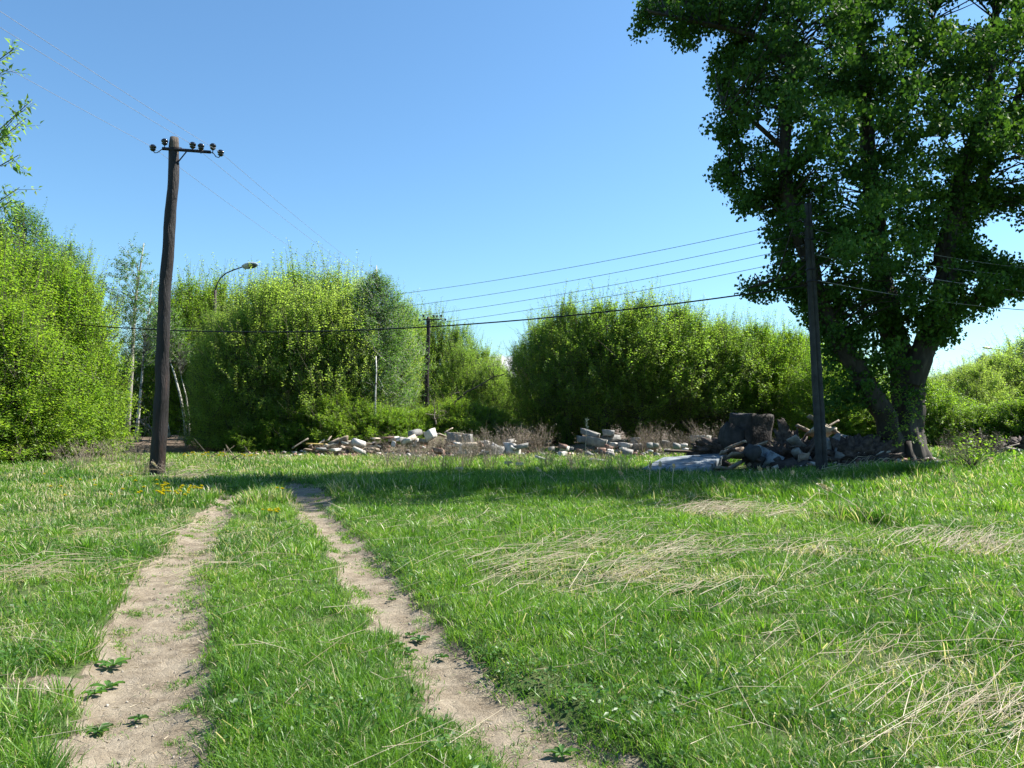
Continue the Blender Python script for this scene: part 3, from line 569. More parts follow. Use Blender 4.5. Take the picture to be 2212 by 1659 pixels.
stem_tree('birch_tree', 'slender white birch with branched stem beside the pale aspen trunk', [(292, 950), (300, 890), (306, 820), (312, 740), (322, 670), (330, 600)], 36, .085, (290, 620, 372, 800), M['birch'], M['birch_bark'], 260, .075)
stem_tree('birch_tree', 'white birch leaning left, emerging from behind the tarred pole', [(404, 948), (398, 900), (388, 850), (376, 805), (362, 765), (350, 720)], 36, .085, (330, 660, 400, 760), M['birch'], M['birch_bark'], 120, .075)
stem_tree('birch_tree', 'thin curved white birch stem, rightmost in the gap by the tarred pole', [(410, 948), (408, 900), (402, 855), (393, 820), (385, 780)], 36.5, .06, (370, 720, 420, 800), M['birch'], M['birch_bark'], 80, .075)
stem_tree('birch_tree', 'white birch stem standing in the middle of the central thicket', [(811, 905), (811, 850), (813, 800), (812, 770)], 31.8, .035, (0, 0, 0, 0), None, M['birch_bark'], 0)
b_ = MB(); root = at(358, 35.5); t_ = thing('birch_stump', 'short leaning white birch stump right beside the tarred pole foot', 'stump', root)
b_.tube([pt(366, 945, 35.5), pt(362, 930, 35.5), pt(358, 905, 35.5)], [.1, .1, .085], 8); b_.build('stem', M['birch_bark'], t_, smooth=True)

# ------------------------------------------------------------------ the big poplar
PD = 22.0; CPD0 = 19.6
def z7(x, y): return ((2700+x/1.58)*.54, (900+y/1.58)*.54)
def z8(x, y): return ((2450+x/1.2764)*.54, (y/1.2764)*.54)
base = pt(1955, 990, PD); base[2] = float(gz(base[0], base[1]))
pop = thing('poplar_tree', 'huge dark poplar with forked trunk towering over the rubble at right', 'tree', base)
tk = MB(); limbs = []
def limb(px, r, dz, jit=.0):
    P = [pt(X, Y, PD+d) for (X, Y), d in zip(px, np.linspace(dz[0], dz[1], len(px)))]
    P = np.array(P); k = len(P)*4; s = np.linspace(0, len(P)-1, k)
    Q_ = np.stack([np.interp(s, np.arange(len(P)), P[:, q]) for q in range(3)], -1)
    Q_[1:-1] = (Q_[:-2]+Q_[1:-1]*2+Q_[2:])/4; Q_[1:-1] = (Q_[:-2]+Q_[1:-1]*2+Q_[2:])/4
    Q_ += np.stack([.03*np.sin(s*3+Q_[0, 0]), .03*np.cos(s*2.3), 0*s], -1)
    rr_ = np.interp(s, np.linspace(0, len(P)-1, len(r)), r); ns = 30; s3 = np.linspace(0, len(Q_)-1, len(Q_)*3); Q3 = np.stack([np.interp(s3, np.arange(len(Q_)), Q_[:, q]) for q in range(3)], -1); r3 = np.interp(s3, np.arange(len(Q_)), rr_)
    tk.tube(Q3, r3, ns); Vt = tk.V[-1]; cen = np.repeat(Q3, ns, 0); rd_ = Vt-cen; an_ = np.tile(np.arange(ns), len(Q3))*2*math.pi/ns; rad_ = np.repeat(r3, ns)
    nz = np.array([mnoise.noise(Vector((math.cos(a)*3.2, math.sin(a)*3.2, v[2]*1.1+px[0][0]))) * .22 + mnoise.noise(Vector((math.cos(a)*7, math.sin(a)*7, v[2]*3)))*.16 + .12*mnoise.noise(Vector((0, a*.5, v[2]*2+px[0][0]))) for a, v in zip(an_, Vt)]); Vt += rd_*nz[:, None]; limbs.append((Q_, rr_)); return Q_
limb([z7(1425, 1560), z7(1415, 1480), z7(1385, 1370), z7(1335, 1230), z7(1265, 1110), z7(1180, 960), z7(1090, 820), z7(1020, 700), z7(950, 560), z7(890, 420), z8(990, 1300), z8(890, 1000), z8(870, 780), z8(920, 450), z8(900, 150), z8(860, -60), z8(850, -150)], [.38, .32, .29, .28, .26, .25, .23, .21, .18, .15, .12, .08, .03], (0, -1.5))
limb([z7(1478, 1560), z7(1478, 1480), z7(1475, 1350), z7(1470, 1180), z7(1465, 1000), z7(1440, 880), z7(1400, 740), z7(1350, 600), z7(1330, 400), z8(1350, 1250), z8(1340, 1000), z8(1300, 700), z8(1270, 300), z8(1240, -50), z8(1260, -250), z8(1250, -380)], [.54, .48, .43, .41, .38, .33, .28, .25, .22, .2, .15, .1, .04], (0, .8))
limb([z7(1495, 1000), z7(1520, 880), z7(1590, 760), z7(1650, 640), z7(1690, 480), z7(1720, 280), z8(1700, 1350), z8(1720, 1120), z8(1800, 850), z8(1900, 600), z8(1930, 300), z8(1980, -50), z8(2010, -200)], [.36, .32, .3, .27, .24, .2, .16, .1, .04], (0, -1.2))
limb([z8(1690, 1300), z8(1850, 1000), z8(1980, 700), z8(2060, 520), z8(2150, 250), z8(2250, -100)], [.17, .14, .11, .08, .03], (-.6, 1.6))
limb([z7(1640, 660), z7(1780, 520), z7(1950, 470), z7(2100, 430), z7(2300, 420)], [.12, .09, .06, .03], (-.2, -1))
limb([z8(900, 330), z8(780, 200), z8(560, 140), z8(350, 90), z8(180, 60)], [.09, .07, .05, .03], (-1.3, -1.6))
limb([z7(900, 440), z7(760, 330), z7(600, 350), z7(470, 400)], [.08, .06, .04, .02], (-1.1, -1.8))
limb([z8(870, 760), z8(700, 600), z8(560, 560)], [.07, .05, .02], (-1.2, -1.6))
limb([z8(880, 900), z8(740, 860), z8(560, 900)], [.07, .05, .02], (-1.2, -.4))
limb([z8(1300, 700), z8(1480, 520), z8(1600, 300), z8(1650, 50)], [.1, .08, .05, .03], (.5, 2))
# root flare and bark ridges
for a in np.linspace(0, 6.28, 8)[:-1]+.3:
    c0 = base+np.array([-.12, 0, 0]); q1 = .55+.12*math.sin(a*3); tk.tube([c0+np.array([math.cos(a)*.42, math.sin(a)*.34, .55]), c0+np.array([math.cos(a)*q1*.8, math.sin(a)*q1*.7, .14]), c0+np.array([math.cos(a)*q1*1.05, math.sin(a)*q1*.95, -.02]), c0+np.array([math.cos(a)*q1*1.4, math.sin(a)*q1*1.2, -.2])], [.1, .13, .09, .05], 9)
poly = np.array([(1560, -130), (1430, -60), (1380, 0), (1352, 98), (1378, 106), (1402, 62), (1440, 66), (1482, 118), (1500, 108), (1530, 74), (1568, 84), (1528, 120), (1522, 180), (1545, 225), (1515, 268), (1552, 300), (1556, 345), (1525, 385), (1568, 405), (1582, 464), (1650, 458), (1652, 520), (1676, 568), (1606, 610), (1612, 640), (1650, 655), (1690, 640), (1730, 676), (1760, 720), (1800, 780), (1850, 800),
                 (1880, 720), (1960, 700), (2000, 745), (2055, 765), (2085, 705), (2120, 680), (2160, 660), (2212, 645), (2330, 610), (2340, 540), (2225, 560), (2150, 545), (2108, 520), (2120, 480), (2165, 455), (2212, 490), (2300, 480), (2480, 330), (2540, 60), (2440, -120), (2200, -260), (1950, -330), (1740, -240)], float)
def inpoly(x, y, P):
    c_ = np.zeros(len(x), bool); j = len(P)-1
    for i in range(len(P)):
        xi, yi = P[i]; xj, yj = P[j]; m_ = ((yi > y) != (yj > y)) & (x < (xj-xi)*(y-yi)/(yj-yi+1e-9)+xi); c_ ^= m_; j = i
    return c_
def edged(x, y, P):
    best = np.full(len(x), 1e9); Q2 = np.roll(P, -1, 0)
    for a_, b2 in zip(P, Q2):
        d = b2-a_; t_ = np.clip(((x-a_[0])*d[0]+(y-a_[1])*d[1])/(d@d), 0, 1); best = np.minimum(best, np.hypot(x-a_[0]-t_*d[0], y-a_[1]-t_*d[1]))
    return best
n = 11200; X = 1340+rng.random(n)*1230; Y = -340+rng.random(n)*1150; k_ = inpoly(X, Y, poly); X, Y = X[k_], Y[k_]
e = edged(X, Y, poly); k_ = (e > 10) & ((fbm(X/34, Y/34, 101, 3) > .41) | (e < 45)) & ~((np.hypot(X-2090, Y-25) < 48)); X, Y, e = X[k_], Y[k_], e[k_]; n = len(X)
th_ = np.minimum(3.8, .5+e/F*PD*1.2)*(.45+.8*ss(.3, .6, fbm(X/60, Y/60, 140, 2))); dz_ = (rng.random(n)*2-1)*th_; dz_ = np.where(dz_ < 0, dz_*1.3, dz_)
X2 = 1780+rng.random(90)*190; Y2 = 690+rng.random(90)*190; X = np.concatenate([X, X2]); Y = np.concatenate([Y, Y2]); dz_ = np.concatenate([dz_, rng.normal(-.2, .6, 90)])
C = np.array([pt(a, b2, PD+d-.2) for a, b2, d in zip(X, Y, dz_)])
k_ = ~((np.abs(X-1757) < 22) & (Y > 500) & (C[:, 1] < CPD0+.7)); C = C[k_]; X = X[k_]; Y = Y[k_]
print('poplar clusters', len(C))
cr = MB(); per = 40; n = len(C); off = nrm(rng.normal(0, 1, (n, per, 3)))*rng.random((n, per, 1))**.5*np.array([.38, .38, .3])*(.5+.8*rng.random((n, 1, 1))); Q_ = C[:, None]+off
ld = rng.normal(0, .6, (n, per, 3))+np.array([0, 0, -.65]); nn = rng.normal(0, 1, (n, per, 3)); ll = .078+.05*rng.random((n, per))
av = np.clip(rng.normal(.45, .16, (n, 1))+rng.normal(0, .15, (n, per)), 0, 1)
cr.leaves(Q_.reshape(-1, 3), ld.reshape(-1, 3), nn.reshape(-1, 3), ll.ravel(), ll.ravel()*.9, av.ravel(), .12)
LP = np.concatenate([q for q, _ in limbs])
for i in rng.choice(n, int(n*.42), replace=False):
    v = LP-C[i]; d = np.linalg.norm(v, axis=1)+np.maximum(v[:, 2], -.2)*1.0; j = int(np.argmin(d)); A_ = LP[j]; B_ = C[i]; ml = np.linalg.norm(B_-A_)
    if ml > 2.4: continue
    md = A_*.5+B_*.5+np.array([0, 0, .14*ml])+rng.normal(0, .07*ml+.03, 3); tk.tube([A_, md, B_], [.012+.009*ml, .009+.005*ml, .005], 5, cap=False)
cr.build('crown', M['poplar'], pop)
tk.build('trunk', M['poplar_bark'], pop, smooth=True)
# fresh sprouts growing on the trunk
sp_ = MB(); n = 46; aa = rng.random(n); P = np.array([pt(1915+75*a+rng.normal(0, 4), 830+140*rng.random(), PD-.6) for a in aa]); Dr = nrm(rng.normal(0, .5, (n, 3))+np.array([0, -.4, .5]))
crown_shoots(sp_, sp_, P, Dr, .3+.3*rng.random(n), 9, .08, .8, .3); sp_.build('sprouts', M['maple'], pop)

# ------------------------------------------------------------------ near maple reaching in at the top left
base = np.array([-9.6, 10.5, float(gz(-9.6, 10.5))]); nm_ = thing('maple_tree', 'near maple whose leafy branch tips reach in at the upper left corner', 'tree', base)
tk = MB(); cr = MB(); P = np.array([base+[0, 0, -.1], base+[.1, .1, 2.5], base+[0, .2, 5], base+[.2, 0, 7.5]]); tk.tube(P, [.2, .16, .1, .03], 10)
tips = [((-160, 260), (30, 105)), ((-150, 240), (18, 150)), ((-140, 420), (70, 215)), ((-150, 440), (55, 255)), ((-120, 440), (30, 255)), ((-120, 440), (40, 335)), ((-110, 520), (42, 405)), ((-90, 520), (30, 430)), ((-100, 560), (25, 470)), ((-160, 350), (5, 180)), ((-120, 400), (8, 300))]
for (a_, b2) in tips:
    A_ = pt(*a_, 10.6); B_ = pt(*b2, 10.2+rng.normal(0, .25)); c0 = np.array([np.interp(A_[2]-.6, P[:, 2], P[:, q]) for q in range(3)]); tk.tube([c0, A_, (A_+B_)/2+[0, 0, .04], B_], [.03, .02, .012, .004], 5)
    n = 7; s = .35+.62*rng.random(n); Q_ = A_+(B_-A_)*s[:, None]; Dr = nrm(nrm(B_-A_)*.8+rng.normal(0, .4, (n, 3))); crown_shoots(cr, tk, Q_, Dr, .16+.2*rng.random(n), 8, .09, .42, .25, .004)
    Dr = nrm(B_-A_)[None]; crown_shoots(cr, tk, B_[None]-Dr*.4, Dr, np.array([.42]), 14, .095, .42, .2, .004)
n = 700; v = nrm(rng.normal(0, 1, (n, 3)))*rng.random((n, 1))**.4*np.array([1.6, 1.9, 3]); Q_ = base+[-.5, 0, 4.6]+v; crown_shoots(cr, tk, Q_, nrm(v+[0, 0, 1]), .4+.3*rng.random(n), 10, .11, .45, .3)
cr.build('crown', M['maple'], nm_); tk.build('trunk', M['bark'], nm_, smooth=True)

# ------------------------------------------------------------------ poles
def insulator(root, c, s=1.0, hook=None):
    m_ = MB(); prof = [(0, -.075), (.038, -.075), (.05, -.06), (.07, -.045), (.072, -.03), (.05, -.02), (.048, -.008), (.075, 0), (.083, .02), (.08, .045), (.062, .065), (.05, .07), (.048, .08), (.03, .088), (0, .09)]
    n = 16; an = np.arange(n)*2*math.pi/n; V = np.concatenate([np.stack([np.cos(an)*r_, np.sin(an)*r_, 0*an+z_], -1) for r_, z_ in prof])*s+np.array(c)
    i = np.arange(len(prof)-1)[:, None]*n; j = np.arange(n)[None]; j2 = (j+1) % n; m_.add(V, np.stack([i+j, i+j2, i+n+j2, i+n+j], -1).reshape(-1, 4))
    o = m_.build('insulator', M['ceramic'], root, smooth=True)
    tie = MB(); an = np.linspace(0, 6.28, 17); tie.tube(np.stack([np.cos(an)*.052*s+c[0], np.sin(an)*.052*s+c[1], 0*an+c[2]-.014*s+.012*np.cos(an)*s], -1), .006*s, 5); tie.build('tie_wire', M['wire'], o, origin=root['_o'])
    if hook is not None:
        h = MB(); h.tube(hook, .012*s, 6); h.build('hook', M['iron'], o, origin=root['_o'])
    return o
def wood_pole(label, b0, t0_, r0, r1, arm_l, arm_r, ins, s=1.0):
    root = thing('utility_pole', label, 'pole', b0); k = 60; s_ = np.linspace(0, 1, k); P = b0+(t0_-b0)*s_[:, None]; P[0, 2] -= .2
    P[:, 0] += .025*np.sin(s_*9)+.012*np.sin(s_*31); n = 18; an = np.arange(n)*2*math.pi/n; rr_ = (r0+(r1-r0)*s_)
    V = []
    for i in range(k):
        for a in an:
            w_ = mnoise.noise(Vector((math.cos(a)*1.2, math.sin(a)*1.2, P[i, 2]*1.4)))*.16+mnoise.noise(Vector((math.cos(a)*3, math.sin(a)*3, P[i, 2]*5)))*.045
            rq = rr_[i]*(1+w_)*(.78 if i == k-1 else .92 if i == k-2 else 1); V.append(P[i]+np.array([math.cos(a)*rq, math.sin(a)*rq, 0]))
    m_ = MB(); i = np.arange(k-1)[:, None]*n; j = np.arange(n)[None]; j2 = (j+1) % n
    m_.add(np.array(V), [np.stack([i+j, i+j2, i+n+j2, i+n+j], -1).reshape(-1, 4), (np.arange(n)+(k-1)*n)[None]]); po = m_.build('post', M['creosote'], root, smooth=True)
    po.data.materials.append(M['pole_top']); fi = np.zeros(len(po.data.polygons), np.int32); fi[int(n*(k-1)*.965):] = 1; po.data.polygons.foreach_set('material_index', fi)
    a = MB(); d = nrm(arm_r-arm_l); a.tube([arm_l, arm_r], .042*s, 4); ao = a.build('crossarm', M['iron'], root)
    br = MB(); q = arm_l+(arm_r-arm_l)*.52; e_ = b0+(t0_-b0)*.925+np.array([r1*1.1, -.02, 0]); br.tube([q+[0, -.03, -.02], e_], .017*s, 6); br.box(e_, (.05*s, .05*s, .1*s)); br.build('brace', M['iron'], root)
    cl = MB(); cm = arm_l+(arm_r-arm_l)*.245; an2 = np.linspace(0, 6.28, 15); cl.tube(np.stack([cm[0]+np.cos(an2)*(r1*1.12), b0[1]+np.sin(an2)*(r1*1.12), cm[2]+.04+.03*np.cos(an2)], -1), .012*s, 5); cl.build('clamp', M['iron'], root)
    out = []
    for (c0, kind) in ins:
        if kind == 'pin': hk = [c0+[0, 0, -.04*s], c0+[0, 0, -.17*s]]
        elif kind == 'L': hk = [c0+[0, 0, -.06*s], c0+[.05*s, 0, -.12*s], c0+[.12*s, 0, -.115*s], c0+[.2*s, 0, -.05*s], arm_l+d*.02]
        else: hk = [c0+[0, 0, -.06*s], c0+[-.05*s, 0, -.11*s], c0+[-.12*s, 0, -.09*s], c0+[-.18*s, 0, .0], arm_r-d*.02]
        insulator(root, c0, s, hk); out.append(c0)
    return root, out
def z4(x, y): return ((560+x/5.53)*.54, (520+y/5.53)*.54)
WP = 19.0; b0 = gp(338, 1031); WP = b0[1]; t0_ = pt(376, 297, WP)
al = pt(*z4(490, 410), WP-.17); ar = pt(*z4(1570, 490), WP+.1)
insp = [(pt(*z4(285, 400), WP-.2), 'L'), (pt(*z4(545, 270), WP-.17), 'pin'), (pt(*z4(1165, 345), WP-.06), 'pin'), (pt(*z4(1350, 378), WP+.0), 'pin'), (pt(*z4(1612, 375), WP+.1), 'pin'), (pt(*z4(1785, 515), WP+.12), 'R')]
wp, insw = wood_pole('tall dark tarred wooden pole with six black insulators, nearest the left rut', b0, t0_, .185, .125, al, ar, insp)
FD = 54.0
def zf(x, y, D=FD): return pt(864+x*.1628, 648+y*.1628, D)
b1 = pt(921, 943, FD); b1[2] = float(gz(b1[0], FD)); fl, fr = zf(305, 262), zf(548, 258)
inf = [(zf(258, 270), 'L'), (zf(313, 215), 'pin'), (zf(447, 215), 'pin'), (zf(490, 218), 'pin'), (zf(545, 212), 'pin'), (zf(600, 262), 'R')]
fp, insf = wood_pole('distant wooden pole with insulators standing before the middle trees', b1, zf(375, 228), .17, .13, fl, fr, inf, 1.0)
# concrete pole by the rubble
CPD = 19.6; cb = pt(1776, 1026, CPD); cb[2] = float(gz(cb[0], CPD)); ct = pt(1744, 440, CPD)
cp = thing('concrete_pole', 'slim grey concrete pole in front of the poplar, standing in the rubble', 'pole', cb)
m_ = MB(); k = 16; s_ = np.linspace(0, 1, k)
V = []
for q in s_:
    c0 = cb+(ct-cb)*q-np.array([0, 0, .2 if q == 0 else 0]); wq = .125-.04*q
    for (a_, b2) in [(-1, -.75), (-.75, -1), (-.15, -1), (-.1, -.8), (.1, -.8), (.15, -1), (.75, -1), (1, -.75), (1, .75), (.75, 1), (-.75, 1), (-1, .75)]: V.append(c0+np.array([a_*wq, b2*wq*.9, 0]))
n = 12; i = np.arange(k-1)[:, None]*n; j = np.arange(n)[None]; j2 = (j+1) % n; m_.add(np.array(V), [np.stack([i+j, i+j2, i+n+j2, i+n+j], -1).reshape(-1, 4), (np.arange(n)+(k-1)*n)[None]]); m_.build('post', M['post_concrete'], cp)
for Yb in (520, 586, 612):
    q = (1026-Yb)/586.; c0 = cb+(ct-cb)*q; wq = .125-.04*q+.008; bd = MB(); bd.box(c0, (2*wq, 1.8*wq, .05)); bd.build('strap', M['iron'], cp)
CPI = []
for Yb in (478, 508, 536, 562):
    q = (1026-Yb)/586.; c0 = cb+(ct-cb)*q+np.array([-.2, -.05, 0]); insulator(cp, c0, .6, [c0+[0, 0, -.03], c0+[.04, 0, -.06], c0+[.12, .02, -.04]]); CPI.append(c0)
# street lamp in the trees
def lamp(label, Xp, D, top, px, head_len, hdir, roll=0.0):
    b0 = at(Xp, D); root = thing('street_lamp', label, 'street lamp', b0); t_ = pt(Xp, top, D); p = MB(); p.tube([b0-[0, 0, .1], t_], [.11, .07], 10); p.build('post', M['creosote'], root, smooth=True)
    A_ = np.array([pt(x, y, D) for x, y in px]); a = MB(); a.tube(A_, .03, 8); a.build('arm', M['iron'], root, smooth=True)
    e_ = A_[-1]; d = nrm(np.array(hdir)); sd_ = nrm(np.cross(d, [0, 0, 1.])); up = np.cross(sd_, d); sd_, up = sd_*math.cos(roll)+up*math.sin(roll), up*math.cos(roll)-sd_*math.sin(roll); hd = MB(); ks = 12; V = []; n = 14; an = np.arange(n)*2*math.pi/n
    for q in np.linspace(0, 1, ks):
        wq = .17*head_len/.75*(math.sin(math.pi*min(1, .12+q*.8))**.7)*(1 if q < .97 else .6); c0 = e_+d*head_len*q
        for a_ in an: V.append(c0+sd_*math.cos(a_)*wq+up*math.sin(a_)*wq*(.6 if math.sin(a_) > 0 else .35))
    i = np.arange(ks-1)[:, None]*n; j = np.arange(n)[None]; j2 = (j+1) % n; hd.add(np.array(V), [np.stack([i+j, i+j2, i+n+j2, i+n+j], -1).reshape(-1, 4), np.arange(n)[None], (np.arange(n)+(ks-1)*n)[None]]); h = hd.build('lamp_head', M['lamp'], root, smooth=True)
    ln = MB(); c0 = e_+d*head_len*.62-up*.055; n = 16; an = np.arange(n)*2*math.pi/n
    V = [c0-up*.03] + [c0+d*math.cos(a_)*head_len*.3+sd_*math.sin(a_)*.12*head_len/.75 for a_ in an]; ln.add(np.array(V), np.array([[0, 1+(q+1) % n, 1+q] for q in range(n)])); ln.build('lens', M['lens'], h, origin=root['_o'])
    return root
def z6(x, y): return ((780+x/6.64)*.54, (1000+y/6.64)*.54)
LD = 37.5
lamp('street lamp with curved arm and oval grey head above the middle thicket', 465, LD, 627, [z6(540, 1090), z6(560, 1000), z6(600, 870), z6(680, 740), z6(820, 620), z6(1000, 540), z6(1260, 450)], .82, (1, -.2, .12), 0.75)
lamp('far street lamp with pale flat head at right edge above the olive tree', 2185, 60, 770, [(2185, 770), (2178, 763), (2160, 757), (2143, 753)], .8, (-1, -.1, .12))

# ------------------------------------------------------------------ wires
def wire(label, A_, B_, sag, r, mt, name='wire', cat='wire', n=40, group=None):
    A_ = np.array(A_); B_ = np.array(B_); s = np.linspace(0, 1, n); P = A_+(B_-A_)*s[:, None]; P[:, 2] -= 4*sag*s*(1-s); m_ = MB(); m_.tube(P, r, 5)
    return tag(m_.build(name, M[mt], None, origin=A_, smooth=True), label, cat, group)
dirv = np.array([-2.85, -35, 0]); 
ends = [insw[0], insw[2], insw[5]]; far = [insf[0], insf[2], insf[5]]
for e_, f_, nm in zip(ends, far, ('left', 'middle', 'right')):
    off = np.array([-3.1, -35, .3]); e2 = e_+np.array([0, 0, .02])
    wire('thin bare wire rising from the %s insulator of the tarred pole to the sky corner' % nm, e2, e2+off, .55, .0042, 'wire')
    wire('thin bare wire from the %s insulators of the tarred pole to the distant pole' % nm, e2, f_, .5, .0042, 'wire')
lt = [pt(466, y, LD-.1) for y in (662, 690, 712, 730)]
for c0, l_, q in zip(CPI, lt, ('topmost', 'second from top', 'third from top', 'lowest')):
    wire('%s of the four thin dark wires running left from the concrete pole' % q, c0, l_, .55, .0075, 'wire_dark')
q = (1026-622)/586.; ca = cb+(ct-cb)*q+np.array([-.14, -.1, 0]); cbx = pt(-60, 675, 29)
wire('thick black cable slung from the concrete pole across to the left thicket', ca, cbx, .95, .02, 'cable', 'cable', 'cable')
for (ya, Xb, Yb, lab, r_, sg) in [(500, 2330, 590, 'uppermost thin wire leaving the concrete pole to the right', .006, .15), (530, 2330, 600, 'second thin wire leaving the concrete pole to the right', .006, .2), (556, 2330, 640, 'pale wire leaving the concrete pole rightward, third from top', .011, .15), (612, 2330, 676, 'pale wire leaving the concrete pole rightward, lowest of its set', .011, .15)]:
    q = (1026-ya)/586.; c0 = cb+(ct-cb)*q+np.array([.12, -.12, 0]); wire(lab, c0, pt(Xb, Yb, 21), sg, r_, 'wire')

# ------------------------------------------------------------------ rubble
def chunk(name, label, cat, X, Y, D, wp_, hp_, mt, dep=.35, rot=(0, 0, 0), rough=.06, group=None, sub=2):
    """broken block: pixel centre, pixel width and height, distance; depth in metres"""
    c0 = pt(X, Y, D); sx, sz = wp_/F*D, hp_/F*D; n = sub+1; bm_v = []; fs = []
    g_ = np.linspace(-.5, .5, n+1); sd_ = rng.random(3)*50; idx = {}
    def vi(p):
        k_ = tuple(np.round(p, 4))
        if k_ not in idx: idx[k_] = len(bm_v); bm_v.append(p)
        return idx[k_]
    for ax in range(3):
        for sg in (-.5, .5):
            for i in range(n):
                for j in range(n):
                    q = []
                    for (a_, b2) in ((i, j), (i+1, j), (i+1, j+1), (i, j+1)):
                        p = [0, 0, 0]; p[ax] = sg; p[(ax+1) % 3] = g_[a_]; p[(ax+2) % 3] = g_[b2]; q.append(vi(np.array(p)))
                    fs.append(q if sg > 0 else q[::-1])
    V = np.array(bm_v); cut = rng.normal(0, .17, (8, 3)); cr_ = np.array([[a, b2, c] for a in (-.5, .5) for b2 in (-.5, .5) for c in (-.5, .5)])
    wts = np.array([np.prod(1-np.abs(V-c_), axis=1) for c_ in cr_]); V2 = V+(wts.T@cut)*(min(1, rough*9) if sub < 6 else .12)
    for i in range(len(V2)):
        nz = mnoise.noise_vector(Vector(V[i]*2.3+sd_)); V2[i] += np.array(nz)*rough*1.2
    V2 = (V2*np.array([sx, dep, sz]))@rotm(rot).T+c0; m_ = MB(); m_.add(V2, np.array(fs))
    o = m_.build(name, M[mt], None, origin=c0); return tag(o, label, cat, group)
def board(name, label, cat, X0, Y0, X1, Y1, D0, D1, w_, th_, mt, group=None, roll=.3):
    A_ = pt(X0, Y0, D0); B_ = pt(X1, Y1, D1); d = nrm(B_-A_); L_ = np.linalg.norm(B_-A_); s = nrm(np.cross(d, [0, 0, 1.])); u = np.cross(s, d)
    s, u = s*math.cos(roll)+u*math.sin(roll), -s*math.sin(roll)+u*math.cos(roll); k = 6; V = []
    for i, q in enumerate(np.linspace(0, 1, k)):
        c0 = A_+(B_-A_)*q+u*.03*math.sin(q*3.1)*L_*.3; e_ = rng.normal(0, w_*.04, 4)
        V += [c0+s*(w_/2+e_[0])+u*th_/2, c0-s*(w_/2+e_[1])+u*th_/2, c0-s*(w_/2+e_[2])-u*th_/2, c0+s*(w_/2+e_[3])-u*th_/2]
    n = 4; i = np.arange(k-1)[:, None]*n; j = np.arange(n)[None]; j2 = (j+1) % n; m_ = MB(); V = np.array(V)
    # local x runs along the board so that the grain follows it
    m_.add(V, [np.stack([i+j, i+n+j, i+n+j2, i+j2], -1).reshape(-1, 4), np.arange(n)[None], (np.arange(n)+(k-1)*n)[None, ::-1]])
    o = m_.build(name, M[mt], None, origin=A_); return tag(o, label, cat, group)
def a4(x, y): return (621+x*.2441, 891+y*.2441)
def a5(x, y): return (1080+x*.2441, 891+y*.2441)
def a6(x, y): return (1350+x*.3418, 864+y*.3418)
RD = 29.7
B4 = [((40, 320), (185, 230), .06, .05, 'dead', 'pale bare pole leaning at the left end of the board heap', 'stick'),
      ((230, 325), (325, 250), .3, .04, 'plank_pale', 'pale tilted plank near the left end of the board heap', 'plank'),
      ((160, 278), (450, 292), .07, .04, 'yellow', 'thin yellow lath lying across the board heap', 'lath'),
      ((318, 322), (440, 296), .55, .05, 'plank_pale', 'wide cream board lying flat at the front of the heap', 'plank'),
      ((375, 290), (535, 235), .5, .05, 'plank', 'wide grey weathered board slanting over the heap top', 'plank'),
      ((435, 290), (555, 275), .45, .04, 'plank_pale', 'white wedge of board under the wide grey one', 'plank'),
      ((235, 365), (335, 300), .2, .08, 'plank_dark', 'brown beam propped under the pale tilted plank', 'beam'),
      ((460, 340), (610, 392), .25, .16, 'plank_dark', 'dark square beam lying in front of the board heap', 'beam'),
      ((600, 318), (735, 360), .3, .22, 'plank', 'thick grey brown beam at the right end of the boards', 'beam'),
      ((360, 278), (455, 232), .12, .05, 'plank', 'narrow brown plank standing up from the heap top', 'plank')]
for (a_, b2, w_, th_, mt, lab, cat) in B4:
    d_ = rng.normal(0, .2); board({'beam': 'timber'}.get(cat, cat), lab, cat, *a4(*a_), *a4(*b2), RD+d_, RD+.3+d_, w_, th_, mt, roll=.55)
for (a_, b2) in [((545, 315), (735, 322)), ((680, 275), (880, 292)), ((700, 296), (870, 327)), ((760, 276), (840, 290)), ((145, 325), (260, 345)), ((250, 300), (350, 285)), ((300, 345), (430, 330)), ((480, 305), (600, 322)), ((640, 345), (800, 350)), ((820, 300), (900, 275)), ((350, 255), (380, 215)), ((200, 290), (215, 330))]:
    board('plank', 'thin grey brown plank tangled in the long heap of boards', 'plank', *a4(*a_), *a4(*b2), RD+rng.normal(.2, .3), RD+.5+rng.normal(0, .3), .1+.08*rng.random(), .03, random.choice(['plank', 'plank', 'plank_dark', 'plank_pale']), 'thin planks in the board heap', .5)
for (a_, b2) in [((1120, 215), (1190, 190)), ((1180, 175), (1330, 192)), ((1390, 178), (1460, 140)), ((1390, 235), (1540, 272)), ((1100, 240), (1140, 215)), ((1450, 185), (1560, 192)), ((960, 305), (1010, 295)), ((1600, 270), (1680, 290)), ((1330, 190), (1400, 215))]:
    board('plank', 'bleached lath sticking out of the white block heap', 'plank', *a4(*a_), *a4(*b2), RD+.5+rng.normal(0, .2), RD+.8+rng.normal(0, .2), .07+.05*rng.random(), .03, random.choice(['plank', 'plank_pale']), 'laths in the block heap', .5)
